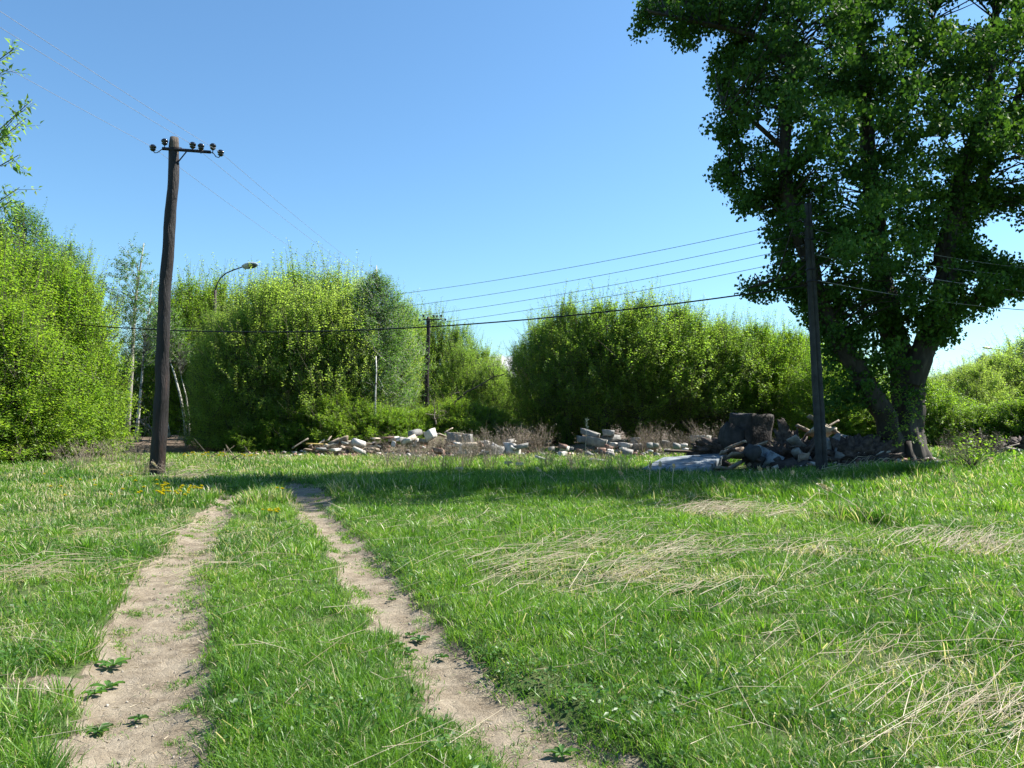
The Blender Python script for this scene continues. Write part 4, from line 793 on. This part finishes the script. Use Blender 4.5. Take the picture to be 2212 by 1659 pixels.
C4 = [(935, 280, 28, 52, 'plaster', 'small upright white shard at the left end of the block heap'), (1020, 243, 66, 34, 'plaster', 'flat pinkish white block above the small upright shard'), (1105, 265, 115, 80, 'plaster', 'broad white broken block with dark sloping left side'),
      (1268, 195, 95, 78, 'plaster', 'brightest white block tilted at the top of the heap'), (1480, 232, 160, 85, 'concrete', 'wide grey broken wall piece right of the topmost block'), (1600, 235, 66, 95, 'concrete', 'tall grey block edge at the right of the wall piece'),
      (1565, 335, 105, 92, 'plaster', 'cracked white block slumped below the grey wall piece'), (1662, 365, 95, 24, 'plaster', 'flat white slab fragment lying before the cracked block'), (1765, 285, 42, 72, 'plaster', 'narrow upright white block with lit edge'),
      (1710, 292, 62, 66, 'concrete', 'dull grey block beside the narrow upright one'), (1843, 348, 165, 95, 'concrete', 'big rounded grey block standing in the grass'), (1990, 335, 115, 92, 'plaster', 'jagged white block right of the big rounded grey one'),
      (1905, 428, 110, 26, 'plaster', 'low flat white piece in the grass before the big grey block'), (1010, 422, 34, 22, 'plaster', 'small loose grey stone in the grass below the heap'), (432, 330, 44, 22, 'plaster', 'small white rubble piece between the boards'),
      (1435, 300, 90, 50, 'brick', 'reddish brick lump between the grey and white blocks'), (1340, 345, 90, 40, 'brick', 'low brick lump in front of the block heap')]
for x, y, wq, hq, mt, lab in C4:
    chunk('brick_lump' if mt == 'brick' else 'broken_block', lab, 'block', *a4(x, y), (RD if y < 330 else RD-1.0)+rng.normal(0, .15), wq*.2441, hq*.2441, mt, .25+.3*rng.random(), (rng.normal(0, .15), rng.normal(0, .15), rng.normal(0, .5)), .045, None, 3)
C5 = [(800, 183, 165, 44, 'concrete', 'long grey block tilted down at the top left of the shaded stack', .28), (958, 180, 100, 52, 'concrete', 'small grey block at the top right of the shaded stack', 0), (985, 225, 150, 46, 'concrete', 'grey block with sunlit patch on the right of the stack', -.05),
      (730, 237, 92, 56, 'concrete', 'squat grey block at the left of the shaded stack', .1), (860, 266, 175, 78, 'concrete', 'largest grey slab block sloping down in the stack middle', .22), (985, 283, 84, 42, 'plaster', 'whitish block low in front of the shaded stack', .1),
      (1110, 290, 120, 40, 'plaster', 'block with white sunlit top right of the shaded stack', .15), (1200, 248, 72, 52, 'concrete', 'dark grey block half hidden behind the stack', 0), (1212, 302, 84, 60, 'concrete', 'grey block at the right foot of the shaded stack', .1),
      (972, 366, 56, 72, 'plaster', 'upright cream block standing in the weeds', .1), (556, 370, 36, 46, 'plaster', 'small white upright stone in the weeds', 0), (1775, 236, 172, 66, 'plaster', 'rectangular pinkish block lying alone near the standing boulder', .04),
      (1787, 287, 72, 26, 'plaster', 'small white piece below the lone pinkish block', .1), (1462, 270, 72, 42, 'concrete', 'small grey stone beside the dry weed clump', .1), (600, 318, 110, 26, 'concrete', 'flat dark stone left of the shaded stack', 0)]
for x, y, wq, hq, mt, lab, ry in C5:
    chunk('concrete_block', lab, 'block', *a5(x, y), (RD+1.0 if y < 330 else RD-1.6)+rng.normal(0, .15), wq*.2441, hq*.2441, mt, .3+.25*rng.random(), (rng.normal(0, .08), ry, rng.normal(0, .35)), .035)
lg = MB(); P = np.array([pt(*a5(x, y), 25.2+.1*i) for i, (x, y) in enumerate([(800, 415), (870, 422), (960, 436), (1060, 438), (1150, 444), (1250, 432), (1390, 431)])]); lg.tube(P, [.05, .05, .045, .045, .04, .035, .03], 8)
tag(lg.build('birch_log', M['birch_bark'], None, origin=P[0], smooth=True), 'thin white birch log lying in the weeds left of the slab', 'log')
lg = MB(); P = np.array([pt(*a5(x, y), 26) for (x, y) in [(310, 385), (350, 400), (410, 416)]]); lg.tube(P, [.045, .04, .03], 8)
tag(lg.build('birch_log', M['birch_bark'], None, origin=P[0], smooth=True), 'short white stick in the weeds right of the jagged block', 'log')
# big painted slab
sb_ = MB(); fl_ = pt(*a5(1240, 500), 21.2); fr_ = pt(*a5(1852, 478), 20.9); bl_ = pt(*a5(1440, 395), 23.4); br_ = pt(*a5(2010, 356), 23.2)
nrm_ = nrm(np.cross(fr_-fl_, bl_-fl_)); tops = [fl_, fr_, br_, bl_]; V = []
for p in tops: V += [p, p-nrm_*.24]
sb_.add(np.array(V), [np.array([[0, 2, 4, 6]]), np.array([[1, 7, 5, 3]]), np.array([[0, 1, 3, 2], [2, 3, 5, 4], [4, 5, 7, 6], [6, 7, 1, 0]])])
so_ = sb_.build('slab_fragment', M['slab'], None, origin=fl_); tag(so_, 'large pale blue slab tilted in the grass before the rubble', 'slab')
bv = so_.modifiers.new('bevel', 'BEVEL'); bv.width = .03; bv.segments = 2
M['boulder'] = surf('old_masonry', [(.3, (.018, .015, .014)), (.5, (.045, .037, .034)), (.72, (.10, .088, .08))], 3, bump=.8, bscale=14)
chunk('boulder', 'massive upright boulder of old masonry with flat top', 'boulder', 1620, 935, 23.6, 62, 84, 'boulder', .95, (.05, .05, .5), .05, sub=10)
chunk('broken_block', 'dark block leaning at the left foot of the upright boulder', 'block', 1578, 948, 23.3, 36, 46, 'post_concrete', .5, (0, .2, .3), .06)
# root ball / tangled heap
M['heap'] = surf('dark_earth_heap', [(.3, (.03, .022, .018)), (.5, (.08, .06, .05)), (.7, (.17, .13, .11))], 7, bump=1, bscale=20)
def heap(name, label, cat, X, Y, D, wx, wy, wz, seed, mt='heap'):
    c0 = pt(X, Y, D); nu, nv = 64, 28; U = np.arange(nu)/nu*2*math.pi; Vv = np.linspace(0, math.pi/2+.15, nv); P = []
    for b2 in Vv:
        for a in U:
            d = np.array([math.sin(b2)*math.cos(a), math.sin(b2)*math.sin(a), math.cos(b2)]); f = 1+.5*mnoise.noise(Vector(d*1.7+np.array([seed]*3)))+.5*mnoise.noise(Vector(d*4.5+np.array([seed]*3)))+.4*mnoise.noise(Vector(d*11+np.array([seed]*3)))+.2*mnoise.noise(Vector(d*24+np.array([seed]*3))); P.append(c0+d*f*np.array([wx, wy, wz]))
    i = np.arange(nv-1)[:, None]*nu; j = np.arange(nu)[None]; j2 = (j+1) % nu; m_ = MB(); m_.add(np.array(P), np.stack([i+j, i+nu+j, i+nu+j2, i+j2], -1).reshape(-1, 4))
    o = m_.build(name, M[mt], None, origin=c0); return tag(o, label, cat)
heap('root_ball', 'dark tangled mass of roots and earth left of the concrete pole', 'root ball', *a6(1090, 400), 22.5, .8, .7, .86, 3)
heap('earth_heap', 'low dark overgrown earth heap at the boulder foot', 'earth heap', *a6(640, 345), 23.8, 1.0, .7, .36, 9)
heap('earth_heap', 'low dark earth heap under the slabs right of the concrete pole', 'earth heap', *a6(1450, 415), 21.8, 1.35, .9, .62, 12)
heap('rubbish_heap', 'dark heap of debris at the far right photo edge', 'rubbish heap', 2215, 995, 25.5, 1.1, .8, .62, 15)
n = 150; hb = pt(*a6(1090, 400), 22.3)
B6 = [((1160, 100), (1350, 215), 22.4, .12, .05, 'dead', 'long weathered plank poking up behind the concrete pole', 'plank'), ((1085, 160), (1165, 200), 22.6, .1, .05, 'dead', 'short grey stick left of the concrete pole top of heap', 'stick'),
      ((1175, 190), (1305, 210), 22.5, .5, .06, 'plank_pale', 'sunlit cream board behind the concrete pole', 'plank'), ((1545, 325), (1640, 282), 21.7, .12, .1, 'plank_dark', 'dark charred beam slanting up beside the poplar trunk', 'beam'),
      ((1500, 395), (1600, 330), 21.6, .1, .08, 'plank_dark', 'second dark beam lying lower by the poplar trunk', 'beam'), ((1455, 350), (1560, 347), 21.3, .3, .02, 'plaster', 'thin white sheet shining on top of the debris', 'sheet'), ((1595, 343), (1660, 338), 21.3, .25, .02, 'plaster', 'small white sheet touching the poplar trunk', 'sheet'),
      ((830, 335), (935, 425), 21.6, .05, .05, 'lamp', 'pale thin pipe leaning on the slabs before the boulder', 'pipe'), ((780, 405), (860, 450), 21.4, .1, .05, 'plank', 'short brown plank lying right of the blue slab', 'plank'), ((570, 430), (670, 440), 21.3, .14, .05, 'plank', 'grey plank end just behind the blue slab corner', 'plank'),
      ((250, 322), (470, 330), 24, .07, .06, 'plank_dark', 'long thin dark pole lying behind the blue slab', 'stick'), ((1280, 170), (1350, 130), 22.8, .06, .05, 'dead', 'thin bare branch rising right of the concrete pole', 'stick')]
for (a_, b2, D, w_, th_, mt, lab, cat) in B6: board({'beam': 'timber'}.get(cat, cat), lab, cat, *a6(*a_), *a6(*b2), D, D+.3, w_, th_, mt, roll=.6)
C6 = [((1500, 292), 300, 46, 22.0, 'concrete', 'long pale slab with leaf shadows leaning beside the poplar', (.5, .2, .1)), ((1415, 362), 180, 70, 21.5, 'concrete', 'rounded grey slab lying right of the concrete pole', (.4, .25, -.1)), ((1300, 290), 110, 80, 21.9, 'concrete', 'grey block directly behind the concrete pole', (.2, .1, .2)),
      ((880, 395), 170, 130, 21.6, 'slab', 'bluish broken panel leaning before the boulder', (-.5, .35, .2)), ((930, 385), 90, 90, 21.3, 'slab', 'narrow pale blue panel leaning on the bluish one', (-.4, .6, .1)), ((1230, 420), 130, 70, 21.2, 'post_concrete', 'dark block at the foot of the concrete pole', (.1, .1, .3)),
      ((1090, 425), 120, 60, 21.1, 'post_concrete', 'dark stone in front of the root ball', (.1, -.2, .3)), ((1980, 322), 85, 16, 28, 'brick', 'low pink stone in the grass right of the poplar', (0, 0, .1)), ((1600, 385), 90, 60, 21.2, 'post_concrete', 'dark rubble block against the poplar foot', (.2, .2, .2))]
for (x, y), wq, hq, D, mt, lab, rt in C6: chunk('slab_fragment' if 'panel' in lab else 'slab_fragment' if 'slab' in lab else 'stone_block', lab, 'panel' if 'panel' in lab else 'slab' if 'slab' in lab else 'block', *a6(x, y), D, wq*.3418, hq*.3418, mt, .6 if 'slab' in lab else .4, rt, .04)
for (x, y, x1, y1, mt) in [(2160, 972, 2200, 960, 'dead'), (2170, 968, 2212, 976, 'plank_pale'), (2180, 985, 2225, 972, 'plank'), (2150, 975, 2190, 982, 'plank_pale')]:
    board('plank', 'pale board on the dark heap at the far right photo edge', 'plank', x, y, x1, y1, 24.7, 25.0, .14, .04, mt, 'boards on the far right heap', .5)
for i in range(34):
    X, Y = 690+440*rng.random(), 0; Y = 950+28*rng.random()+6*math.sin(X*.02)-(14*math.exp(-((X-925)/60)**2)); wq = 8+20*rng.random()**1.5
    chunk('rubble_piece', 'small pale broken piece in the long rubble band left of the weeds', 'rubble piece', X, Y, 29.3+rng.normal(0, .4)-(Y-960)*.03, wq*1.2, wq*(.15+.35*rng.random()), random.choice(['plaster', 'brick', 'concrete', 'plank', 'plank_pale']), .15+.3*rng.random(), (rng.normal(0, .3), rng.normal(0, .35), rng.normal(0, .6)), .045, 'small pieces in the long rubble band', 1)
for i in range(26):
    X = 1180+400*rng.random(); Y = 958+26*rng.random(); wq = 7+15*rng.random()**1.5
    chunk('rubble_piece', 'small stone in the weeds around the shaded block stack', 'rubble piece', X, Y, 28.8+rng.normal(0, .5)-(Y-965)*.05, wq, wq*(.4+.5*rng.random()), random.choice(['plaster', 'concrete', 'concrete', 'brick']), .15+.2*rng.random(), (rng.normal(0, .3), rng.normal(0, .3), rng.normal(0, .6)), .045, 'small stones near the shaded stack', 1)
for i in range(22):
    X = 1560+330*rng.random(); Y = 958+45*rng.random(); an_ = rng.normal(0, .5); l_ = 20+45*rng.random()
    board('plank', 'dark board or slat jammed in the debris between boulder and poplar', 'plank', X-l_/2*math.cos(an_), Y+l_/2*math.sin(an_), X+l_/2*math.cos(an_), Y-l_/2*math.sin(an_), 21.6+rng.normal(0, .4), 21.9+rng.normal(0, .4), .08+.25*rng.random()**2, .04, random.choice(['plank_dark', 'plank_dark', 'plank', 'concrete']), 'dark boards in the right debris', rng.random()*1.4)
for i in range(20):
    X = 1560+340*rng.random(); Y = 975+36*rng.random(); wq = 14+34*rng.random()
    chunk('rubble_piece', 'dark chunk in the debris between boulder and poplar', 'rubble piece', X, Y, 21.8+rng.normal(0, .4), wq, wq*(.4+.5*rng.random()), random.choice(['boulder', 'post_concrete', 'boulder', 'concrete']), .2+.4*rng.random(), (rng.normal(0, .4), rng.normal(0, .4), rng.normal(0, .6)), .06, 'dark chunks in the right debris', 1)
# crumbled rubble (stuff): small bits
rb = MB(); n = 900
for i in range(n):
    u_ = rng.random()
    if u_ < .6: x, y = rng.normal(-3.6, 2.9), rng.normal(29.7, .8)
    elif u_ < .8: x, y = rng.normal(5, 1.9), rng.normal(30.6, .9)
    else: x, y = rng.normal(9.6, 1.6), rng.normal(21.6, .6)
    s_ = .03+.09*rng.random()**2; rb.box((x, y, float(gz(x, y))+s_*.3+.02), (s_*1.6, s_, s_*.8), (rng.normal(0, .4), rng.normal(0, .4), rng.random()*3), s_*.12)
ro = rb.build('rubble', M['brick']); tag(ro, 'crumbled bricks and mortar bits scattered between the big pieces', 'rubble', kind='stuff')
ro.data.materials.append(M['plaster']); fi = np.repeat((rng.random(n) < .45).astype(np.int32), 6); ro.data.polygons.foreach_set('material_index', fi)

# dead leaning branch in the right part of the middle thicket
def bpath(name, label, px, D, r, mt, twigs=0, cat='branch'):
    P = np.array([pt(X, Y, D+.05*i) for i, (X, Y) in enumerate(px)]); m_ = MB(); m_.tube(P, np.linspace(r, r*.3, len(P)), 7)
    for i in range(twigs):
        q = rng.random()*(len(P)-1.01); k_ = int(q); c0 = P[k_]+(P[k_+1]-P[k_])*(q-k_); m_.tube([c0, c0+rng.normal(0, .2, 3)+[0, 0, .15], c0+rng.normal(0, .3, 3)+[0, 0, .4]], [r*.35, r*.25, r*.1], 4)
    return tag(m_.build(name, M[mt], None, origin=P[0], smooth=True), label, cat)
bpath('dead_branch', 'long dark dead branch leaning right over the block heap', [(864+x*.1628, 648+y*.1628) for x, y in [(460, 1650), (560, 1540), (740, 1345), (890, 1215), (1010, 1160), (1130, 1090), (1240, 1020), (1390, 985)]], 33.4, .055, 'bark', 10)
bpath('dead_branch', 'bleached forked stick standing on the block heap', [(864+x*.1628, 648+y*.1628) for x, y in [(480, 1650), (470, 1590), (455, 1560), (455, 1510), (480, 1485)]], 30.4, .035, 'dead', 5)
for i, (px, lab) in enumerate([([(265, 950), (235, 942), (205, 952)], 'fallen stick left of the brown mound, lowest'), ([(230, 945), (262, 930), (290, 918)], 'grey fallen branch slanting up from the left thicket'), ([(300, 905), (318, 925), (330, 945)], 'bare stick leaning beside the tarred pole at left'), ([(318, 915), (330, 930), (336, 948)], 'second bare stick nearest the tarred pole at left'), ([(288, 955), (310, 952), (332, 956)], 'white fallen stick on the brown mound'), ([(385, 945), (400, 952), (425, 962)], 'bare twig pile branch right of the tarred pole'), ([(455, 1000), (500, 992), (545, 990)], 'pale dead branch lying in the grass before the middle thicket')]):
    bpath('fallen_branch', lab, px, (34 if px[0][1] < 990 else 26.5), .045, 'dead', 8)

# ------------------------------------------------------------------ weeds
def weedclump(n, H, spread, seed, fluff=True):
    global rng
    keep = rng; rng = np.random.default_rng(seed); m_ = MB()
    a = rng.random(n)*6.28; r_ = np.abs(rng.normal(0, spread*.5, n)); A_ = np.stack([np.cos(a)*r_, np.sin(a)*r_, 0*a-.03], -1); h = H*(.5+.5*rng.random(n)); ln_ = rng.normal(0, .16, (n, 2))+np.stack([np.cos(a), np.sin(a)], -1)*.25
    Bm = A_+np.stack([ln_[:, 0]*h*.5, ln_[:, 1]*h*.5, h*.6], -1); Bt = Bm+np.stack([ln_[:, 0]*h*.6, ln_[:, 1]*h*.6, h*.4], -1); v = rng.random(n)
    m_.sticks(A_, Bm, .006, .0045, v); m_.sticks(Bm, Bt, .0045, .002, v)
    k = 5; q = np.repeat(np.arange(n), k); s = rng.random(n*k)[:, None]; T0 = Bm[q]+(Bt[q]-Bm[q])*s-[0, 0, .05]; T1 = T0+rng.normal(0, .07, (n*k, 3))+[0, 0, .1]; m_.sticks(T0, T1, .0032, .0016, v[q])
    if fluff:
        P = T1; m_.leaves(P, rng.normal(0, 1, P.shape)+[0, 0, .6], rng.normal(0, 1, P.shape), .035, .02, rng.random(len(P)))
    rng = keep; return m_
W0 = [weedclump(38, 1.0, .5, 200+i).build('dry_weed', M['deadweed'], None, origin=(0, 0, 0)) for i in range(3)]
for o in W0: o['label'] = 'x'; o['category'] = 'dry weed'
firstw = [True]*3
def weed(X, Y, s, label, group):
    i = random.randrange(3); p = gp(X, Y)
    if firstw[i]: o = W0[i]; firstw[i] = False
    else: o = W0[i].copy(); col.objects.link(o)
    o.location = tuple(p); o.scale = (s*1.1, s*1.1, s); o.rotation_euler = (0, 0, random.random()*6.28); o['label'] = label; o['group'] = group
def weedrow(items, tail, group):
    items = sorted(items)
    for i, (X, Y, s_) in enumerate(items): weed(X, Y, s_, '%s from the left of the %s' % (ORD[i], tail) if len(items) <= 12 else tail, group)
LW1 = 'greyish brown dead weed clump growing among the white blocks'; LW2 = 'pinkish dry weeds right of the jagged white block'; LW3 = 'dark dead weeds in the shade'; LW4 = 'dry grass tufts at the left thicket'
weedrow([(700, 985, .5), (735, 986, .5), (800, 988, .6), (850, 990, .6), (910, 992, .6), (985, 990, .7), (1020, 992, .7), (1060, 990, .7), (870, 978, .8), (930, 980, .7), (1005, 980, .9), (1030, 972, 1.1), (960, 975, .8), (1048, 978, .8), (895, 985, .6), (770, 985, .5), (820, 980, .7)], LW1, 'weeds among the white blocks')
weedrow([(1085, 975, 1.2), (1110, 972, 1.3), (1130, 976, 1.3), (1150, 974, 1.1), (1165, 980, .9), (1095, 985, .9)], LW2, 'pinkish dry weeds')
weedrow([(1400, 980, 1.0), (1415, 975, 1.3), (1385, 982, .8), (1450, 980, .9), (1470, 978, .9), (1500, 978, 1.0), (1520, 972, 1.2), (1435, 985, .6)], 'grey dry weeds between shaded stack and boulder', 'weeds by the lone pinkish block')
weedrow([(840, 1010, .6), (880, 1014, .7), (920, 1010, .6), (960, 1018, .7), (1000, 1012, .8), (1060, 1016, .7), (1120, 1012, .6), (1180, 1015, .7), (1240, 1018, .6), (1300, 1014, .7), (1340, 1020, .6)], LW3, 'dead weeds in the shade')
weedrow([(60, 1003, .7), (120, 1000, .7), (190, 1004, .9), (240, 1000, .8), (295, 1003, .7), (310, 1030, .5), (360, 1035, .5), (160, 1020, .6)], LW4, 'dry grass by the left thicket')
weedrow([(2050, 985, .7), (2090, 988, .8), (2120, 990, .9), (2150, 992, .8), (2070, 995, .6)], 'brown dry weeds before the sunny right bushes', 'weeds right of the poplar')
def stalk(label, X, Y, X1, Y1, head, r=.006, mt='straw'):
    b_ = gp(X, Y); D = b_[1]; t_ = pt(X1, Y1, D); md = (b_+t_)/2+np.array([(t_-b_)[0]*-.12, 0, .03]); root = thing('dry_stalk', label, 'dry stalk', b_); m_ = MB(); m_.tube([b_-[0, 0, .05], md, t_], [r, r*.8, r*.5], 6); m_.build('stem', M[mt], root)
    h = MB()
    if head == 'umbel':
        n = 14; a = rng.random(n)*6.28; Q_ = t_+np.stack([np.cos(a)*.06, np.sin(a)*.06, .05+.02*rng.random(n)], -1); h.sticks(np.repeat(t_[None], n, 0), Q_, .003, .002); h.leaves(np.repeat(Q_, 6, 0), rng.normal(0, 1, (n*6, 3)), rng.normal(0, 1, (n*6, 3)), .03, .025, .8)
    else:
        n = 60; s = rng.random(n)*.3; Q_ = t_+(md-t_)*s[:, None]+rng.normal(0, .012, (n, 3)); h.leaves(Q_, nrm(t_-md)+rng.normal(0, .5, (n, 3)), rng.normal(0, 1, (n, 3)), .045, .016, rng.random(n))
    h.build('seed_head', M[mt], root)
stalk('pale umbel seed head on a straight dry stalk above the shade', 993, 1062, 992, 1018, 'umbel')
for i, (X, Y, X1, Y1, hd, lab) in enumerate([(1262, 1062, 1268, 905, 'spike', 'tallest thin dry stalk standing before the shaded stack'), (1122, 1060, 1098, 1005, 'umbel', 'brown umbel stalk leaning left, beside other thin stalks'), (1140, 1062, 1122, 1008, 'umbel', 'brown umbel stalk, second of the leaning group'), (1215, 1060, 1160, 1012, 'spike', 'long bent dry stalk leaning left in the middle'),
    (1402, 1065, 1405, 1002, 'spike', 'thick yellow dry stem before the blue slab, left one'), (1424, 1066, 1426, 1000, 'spike', 'thick yellow dry stem before the blue slab, right one'), (1452, 1066, 1455, 1005, 'spike', 'thin dry stem right of the two thick yellow ones'), (1600, 1070, 1560, 1032, 'spike', 'arching pale stalk before the slabs'), (1660, 1066, 1640, 1010, 'spike', 'thin stalk before the root ball'),
    (1700, 1062, 1712, 1020, 'spike', 'short stalk left of the concrete pole foot'), (1900, 1150, 1770, 1045, 'spike', 'long thin stalk slanting left in the sunny grass'), (1830, 1120, 1850, 1090, 'spike', 'short pale stalk at the bright tuft'), (440, 1004, 460, 985, 'spike', 'short dry stalk before the middle thicket'), (372, 1040, 330, 1000, 'spike', 'dry stalk crossing the tarred pole foot'), (1360, 1062, 1340, 1020, 'spike', 'thin stalk left of the blue slab front')]):
    stalk(lab, X, Y, X1, Y1, hd, .009 if 'thick' in lab else .005)

# dandelions
def dandelion():
    root = thing('dandelion', 'x', 'dandelion', (0, 0, 0)); m_ = MB(); m_.tube([(0, 0, 0), (.01, 0, .1), (.005, .01, .2)], .003, 5); m_.build('stem', M['herb'], root)
    f = MB(); n = 46; a = np.arange(n)*2.4; r_ = np.sqrt(np.arange(n)/n); d = np.stack([np.cos(a)*(.2+r_), np.sin(a)*(.2+r_), .75-.65*r_], -1); f.leaves(np.repeat(np.array([[.005, .01, .2]]), n, 0), d, np.array([[0, 0, 1.]])+0*d, .026, .012, rng.random(n)); f.build('flower_head', M['dandelion'], root); return root
d0 = dandelion(); firstd = [True]
def dand(X, Y, s, label, group):
    p = gp(X, Y)
    if firstd[0]: firstd[0] = False; r = d0; r.location = tuple(p); r.scale = (s, s, s); r['label'] = label; r['group'] = group
    else: dup(d0, p, random.random()*6, s, s, label, group)
gr = [('yellow dandelion in the cluster where left rut meets the tree shade', 'dandelions beside the left rut', [(340+rng.normal(24, 22), 1090+rng.normal(0, 9)) for _ in range(34)]),
      ('yellow dandelion in the bunch on the grassy strip between ruts', 'dandelions between the ruts', [(590+rng.normal(0, 12), 1133+rng.normal(0, 2.5)) for _ in range(12)]),
      ('yellow dandelion in the small pair by the shade edge', 'dandelion pair by the shade', [(600, 1088), (609, 1090)]),
      ('tiny yellow dandelion in the far grass before the middle thicket', 'far dandelions', [(380+rng.random()*180, 1000+rng.random()*12) for _ in range(26)]),
      ('yellow dandelion scattered in the left meadow', 'dandelions in the left meadow', [(90+rng.random()*260, 1040+rng.random()*70) for _ in range(15)]),
      ('yellow dandelion right of the main cluster beside the rut', 'dandelions at the left rut edge', [(422+rng.normal(0, 7), 1087+rng.normal(0, 3)) for _ in range(8)])]
for lab, g_, pts in gr:
    for X, Y in pts: dand(X, Y, 1.0 if Y > 1110 else 1.35 if Y > 1030 else 1.7, lab, g_)
# plantain rosettes in the ruts
def rosette(seed, n=8, L=.1, up=.35):
    m_ = MB(); r2 = np.random.default_rng(seed)
    for i in range(n):
        a = i*6.283/n+r2.normal(0, .2); l_ = L*(.6+.5*r2.random()); w_ = l_*.3; d = np.array([math.cos(a), math.sin(a), 0]); s = np.array([-math.sin(a), math.cos(a), 0]); V = []
        for q, wq in ((0, .12), (.3, .55), (.6, 1), (.85, .7), (1, .08)):
            z_ = up*l_*math.sin(q*2.2); V += [d*l_*q+s*w_*wq/1.4+[0, 0, z_+.01], d*l_*q+[0, 0, z_], d*l_*q-s*w_*wq/1.4+[0, 0, z_+.01]]
        f = []
        for k_ in range(4): b3 = 3*k_; f += [[b3, b3+3, b3+4, b3+1], [b3+1, b3+4, b3+5, b3+2]]
        m_.add(np.array(V), np.array(f), r2.random())
    return m_
ros = [(245, 1443, 1.3, 'largest plantain rosette at the left side of the left rut'), (232, 1492, 1.1, 'plantain rosette just below the largest one in the left rut'), (205, 1505, .9, 'small plantain rosette left of the left rut'), (212, 1588, .9, 'plantain rosette low at the left rut edge'), (300, 1560, .7, 'small plantain in the middle of the left rut near the bottom'), (906, 1388, 1.0, 'darkest plantain rosette in the middle of the right rut'), (885, 1377, .7, 'small plantain beside the darkest one in the right rut'), (882, 1415, .9, 'plantain rosette below the darkest one in the right rut'), (862, 1400, .6, 'little plantain at the left edge of the right rut'), (955, 1425, .7, 'plantain at the right side of the right rut'), (1213, 1638, 1.0, 'plantain rosette at the bottom of the right rut'), (845, 1300, .6, 'tiny plantain where the right rut bends'), (1140, 1500, .6, 'tiny plantain at the right rut bank')]
for i, (X, Y, s, lab) in enumerate(ros):
    p = gp(X, Y, .012); o = rosette(300+i, 8+i % 3, .08*s, .22).build('plantain', M['herb'], None, origin=(0, 0, 0)); o.location = tuple(p); tag(o, lab, 'plantain')
# small bright sapling right of the poplar
n = 60; b_ = gp(2100, 1010); rt = thing('sapling', 'small bright yellow green sapling in the grass right of the poplar', 'sapling', b_); c_ = MB(); t_ = MB(); P = b_+rng.normal(0, .3, (n, 3))*[1.3, 1, 0]+np.stack([0*rng.random(n), 0*rng.random(n), .15+.5*rng.random(n)], -1)
crown_shoots(c_, t_, P, nrm(rng.normal(0, .5, (n, 3))+[0, 0, 1]), .2+.2*rng.random(n), 8, .08, .6); c_.build('leaves', M['maple_fresh'], rt); t_.sticks(np.repeat(b_[None], n, 0), P, .006, .004); t_.build('stem', M['twig'], rt)

for o in EMP:
    if '_o' in o: del o['_o']
for o in bpy.data.objects:
    for k_ in ('_o', 'H', 'R'):
        if k_ in o: del o[k_]
print('objects', len(bpy.data.objects))
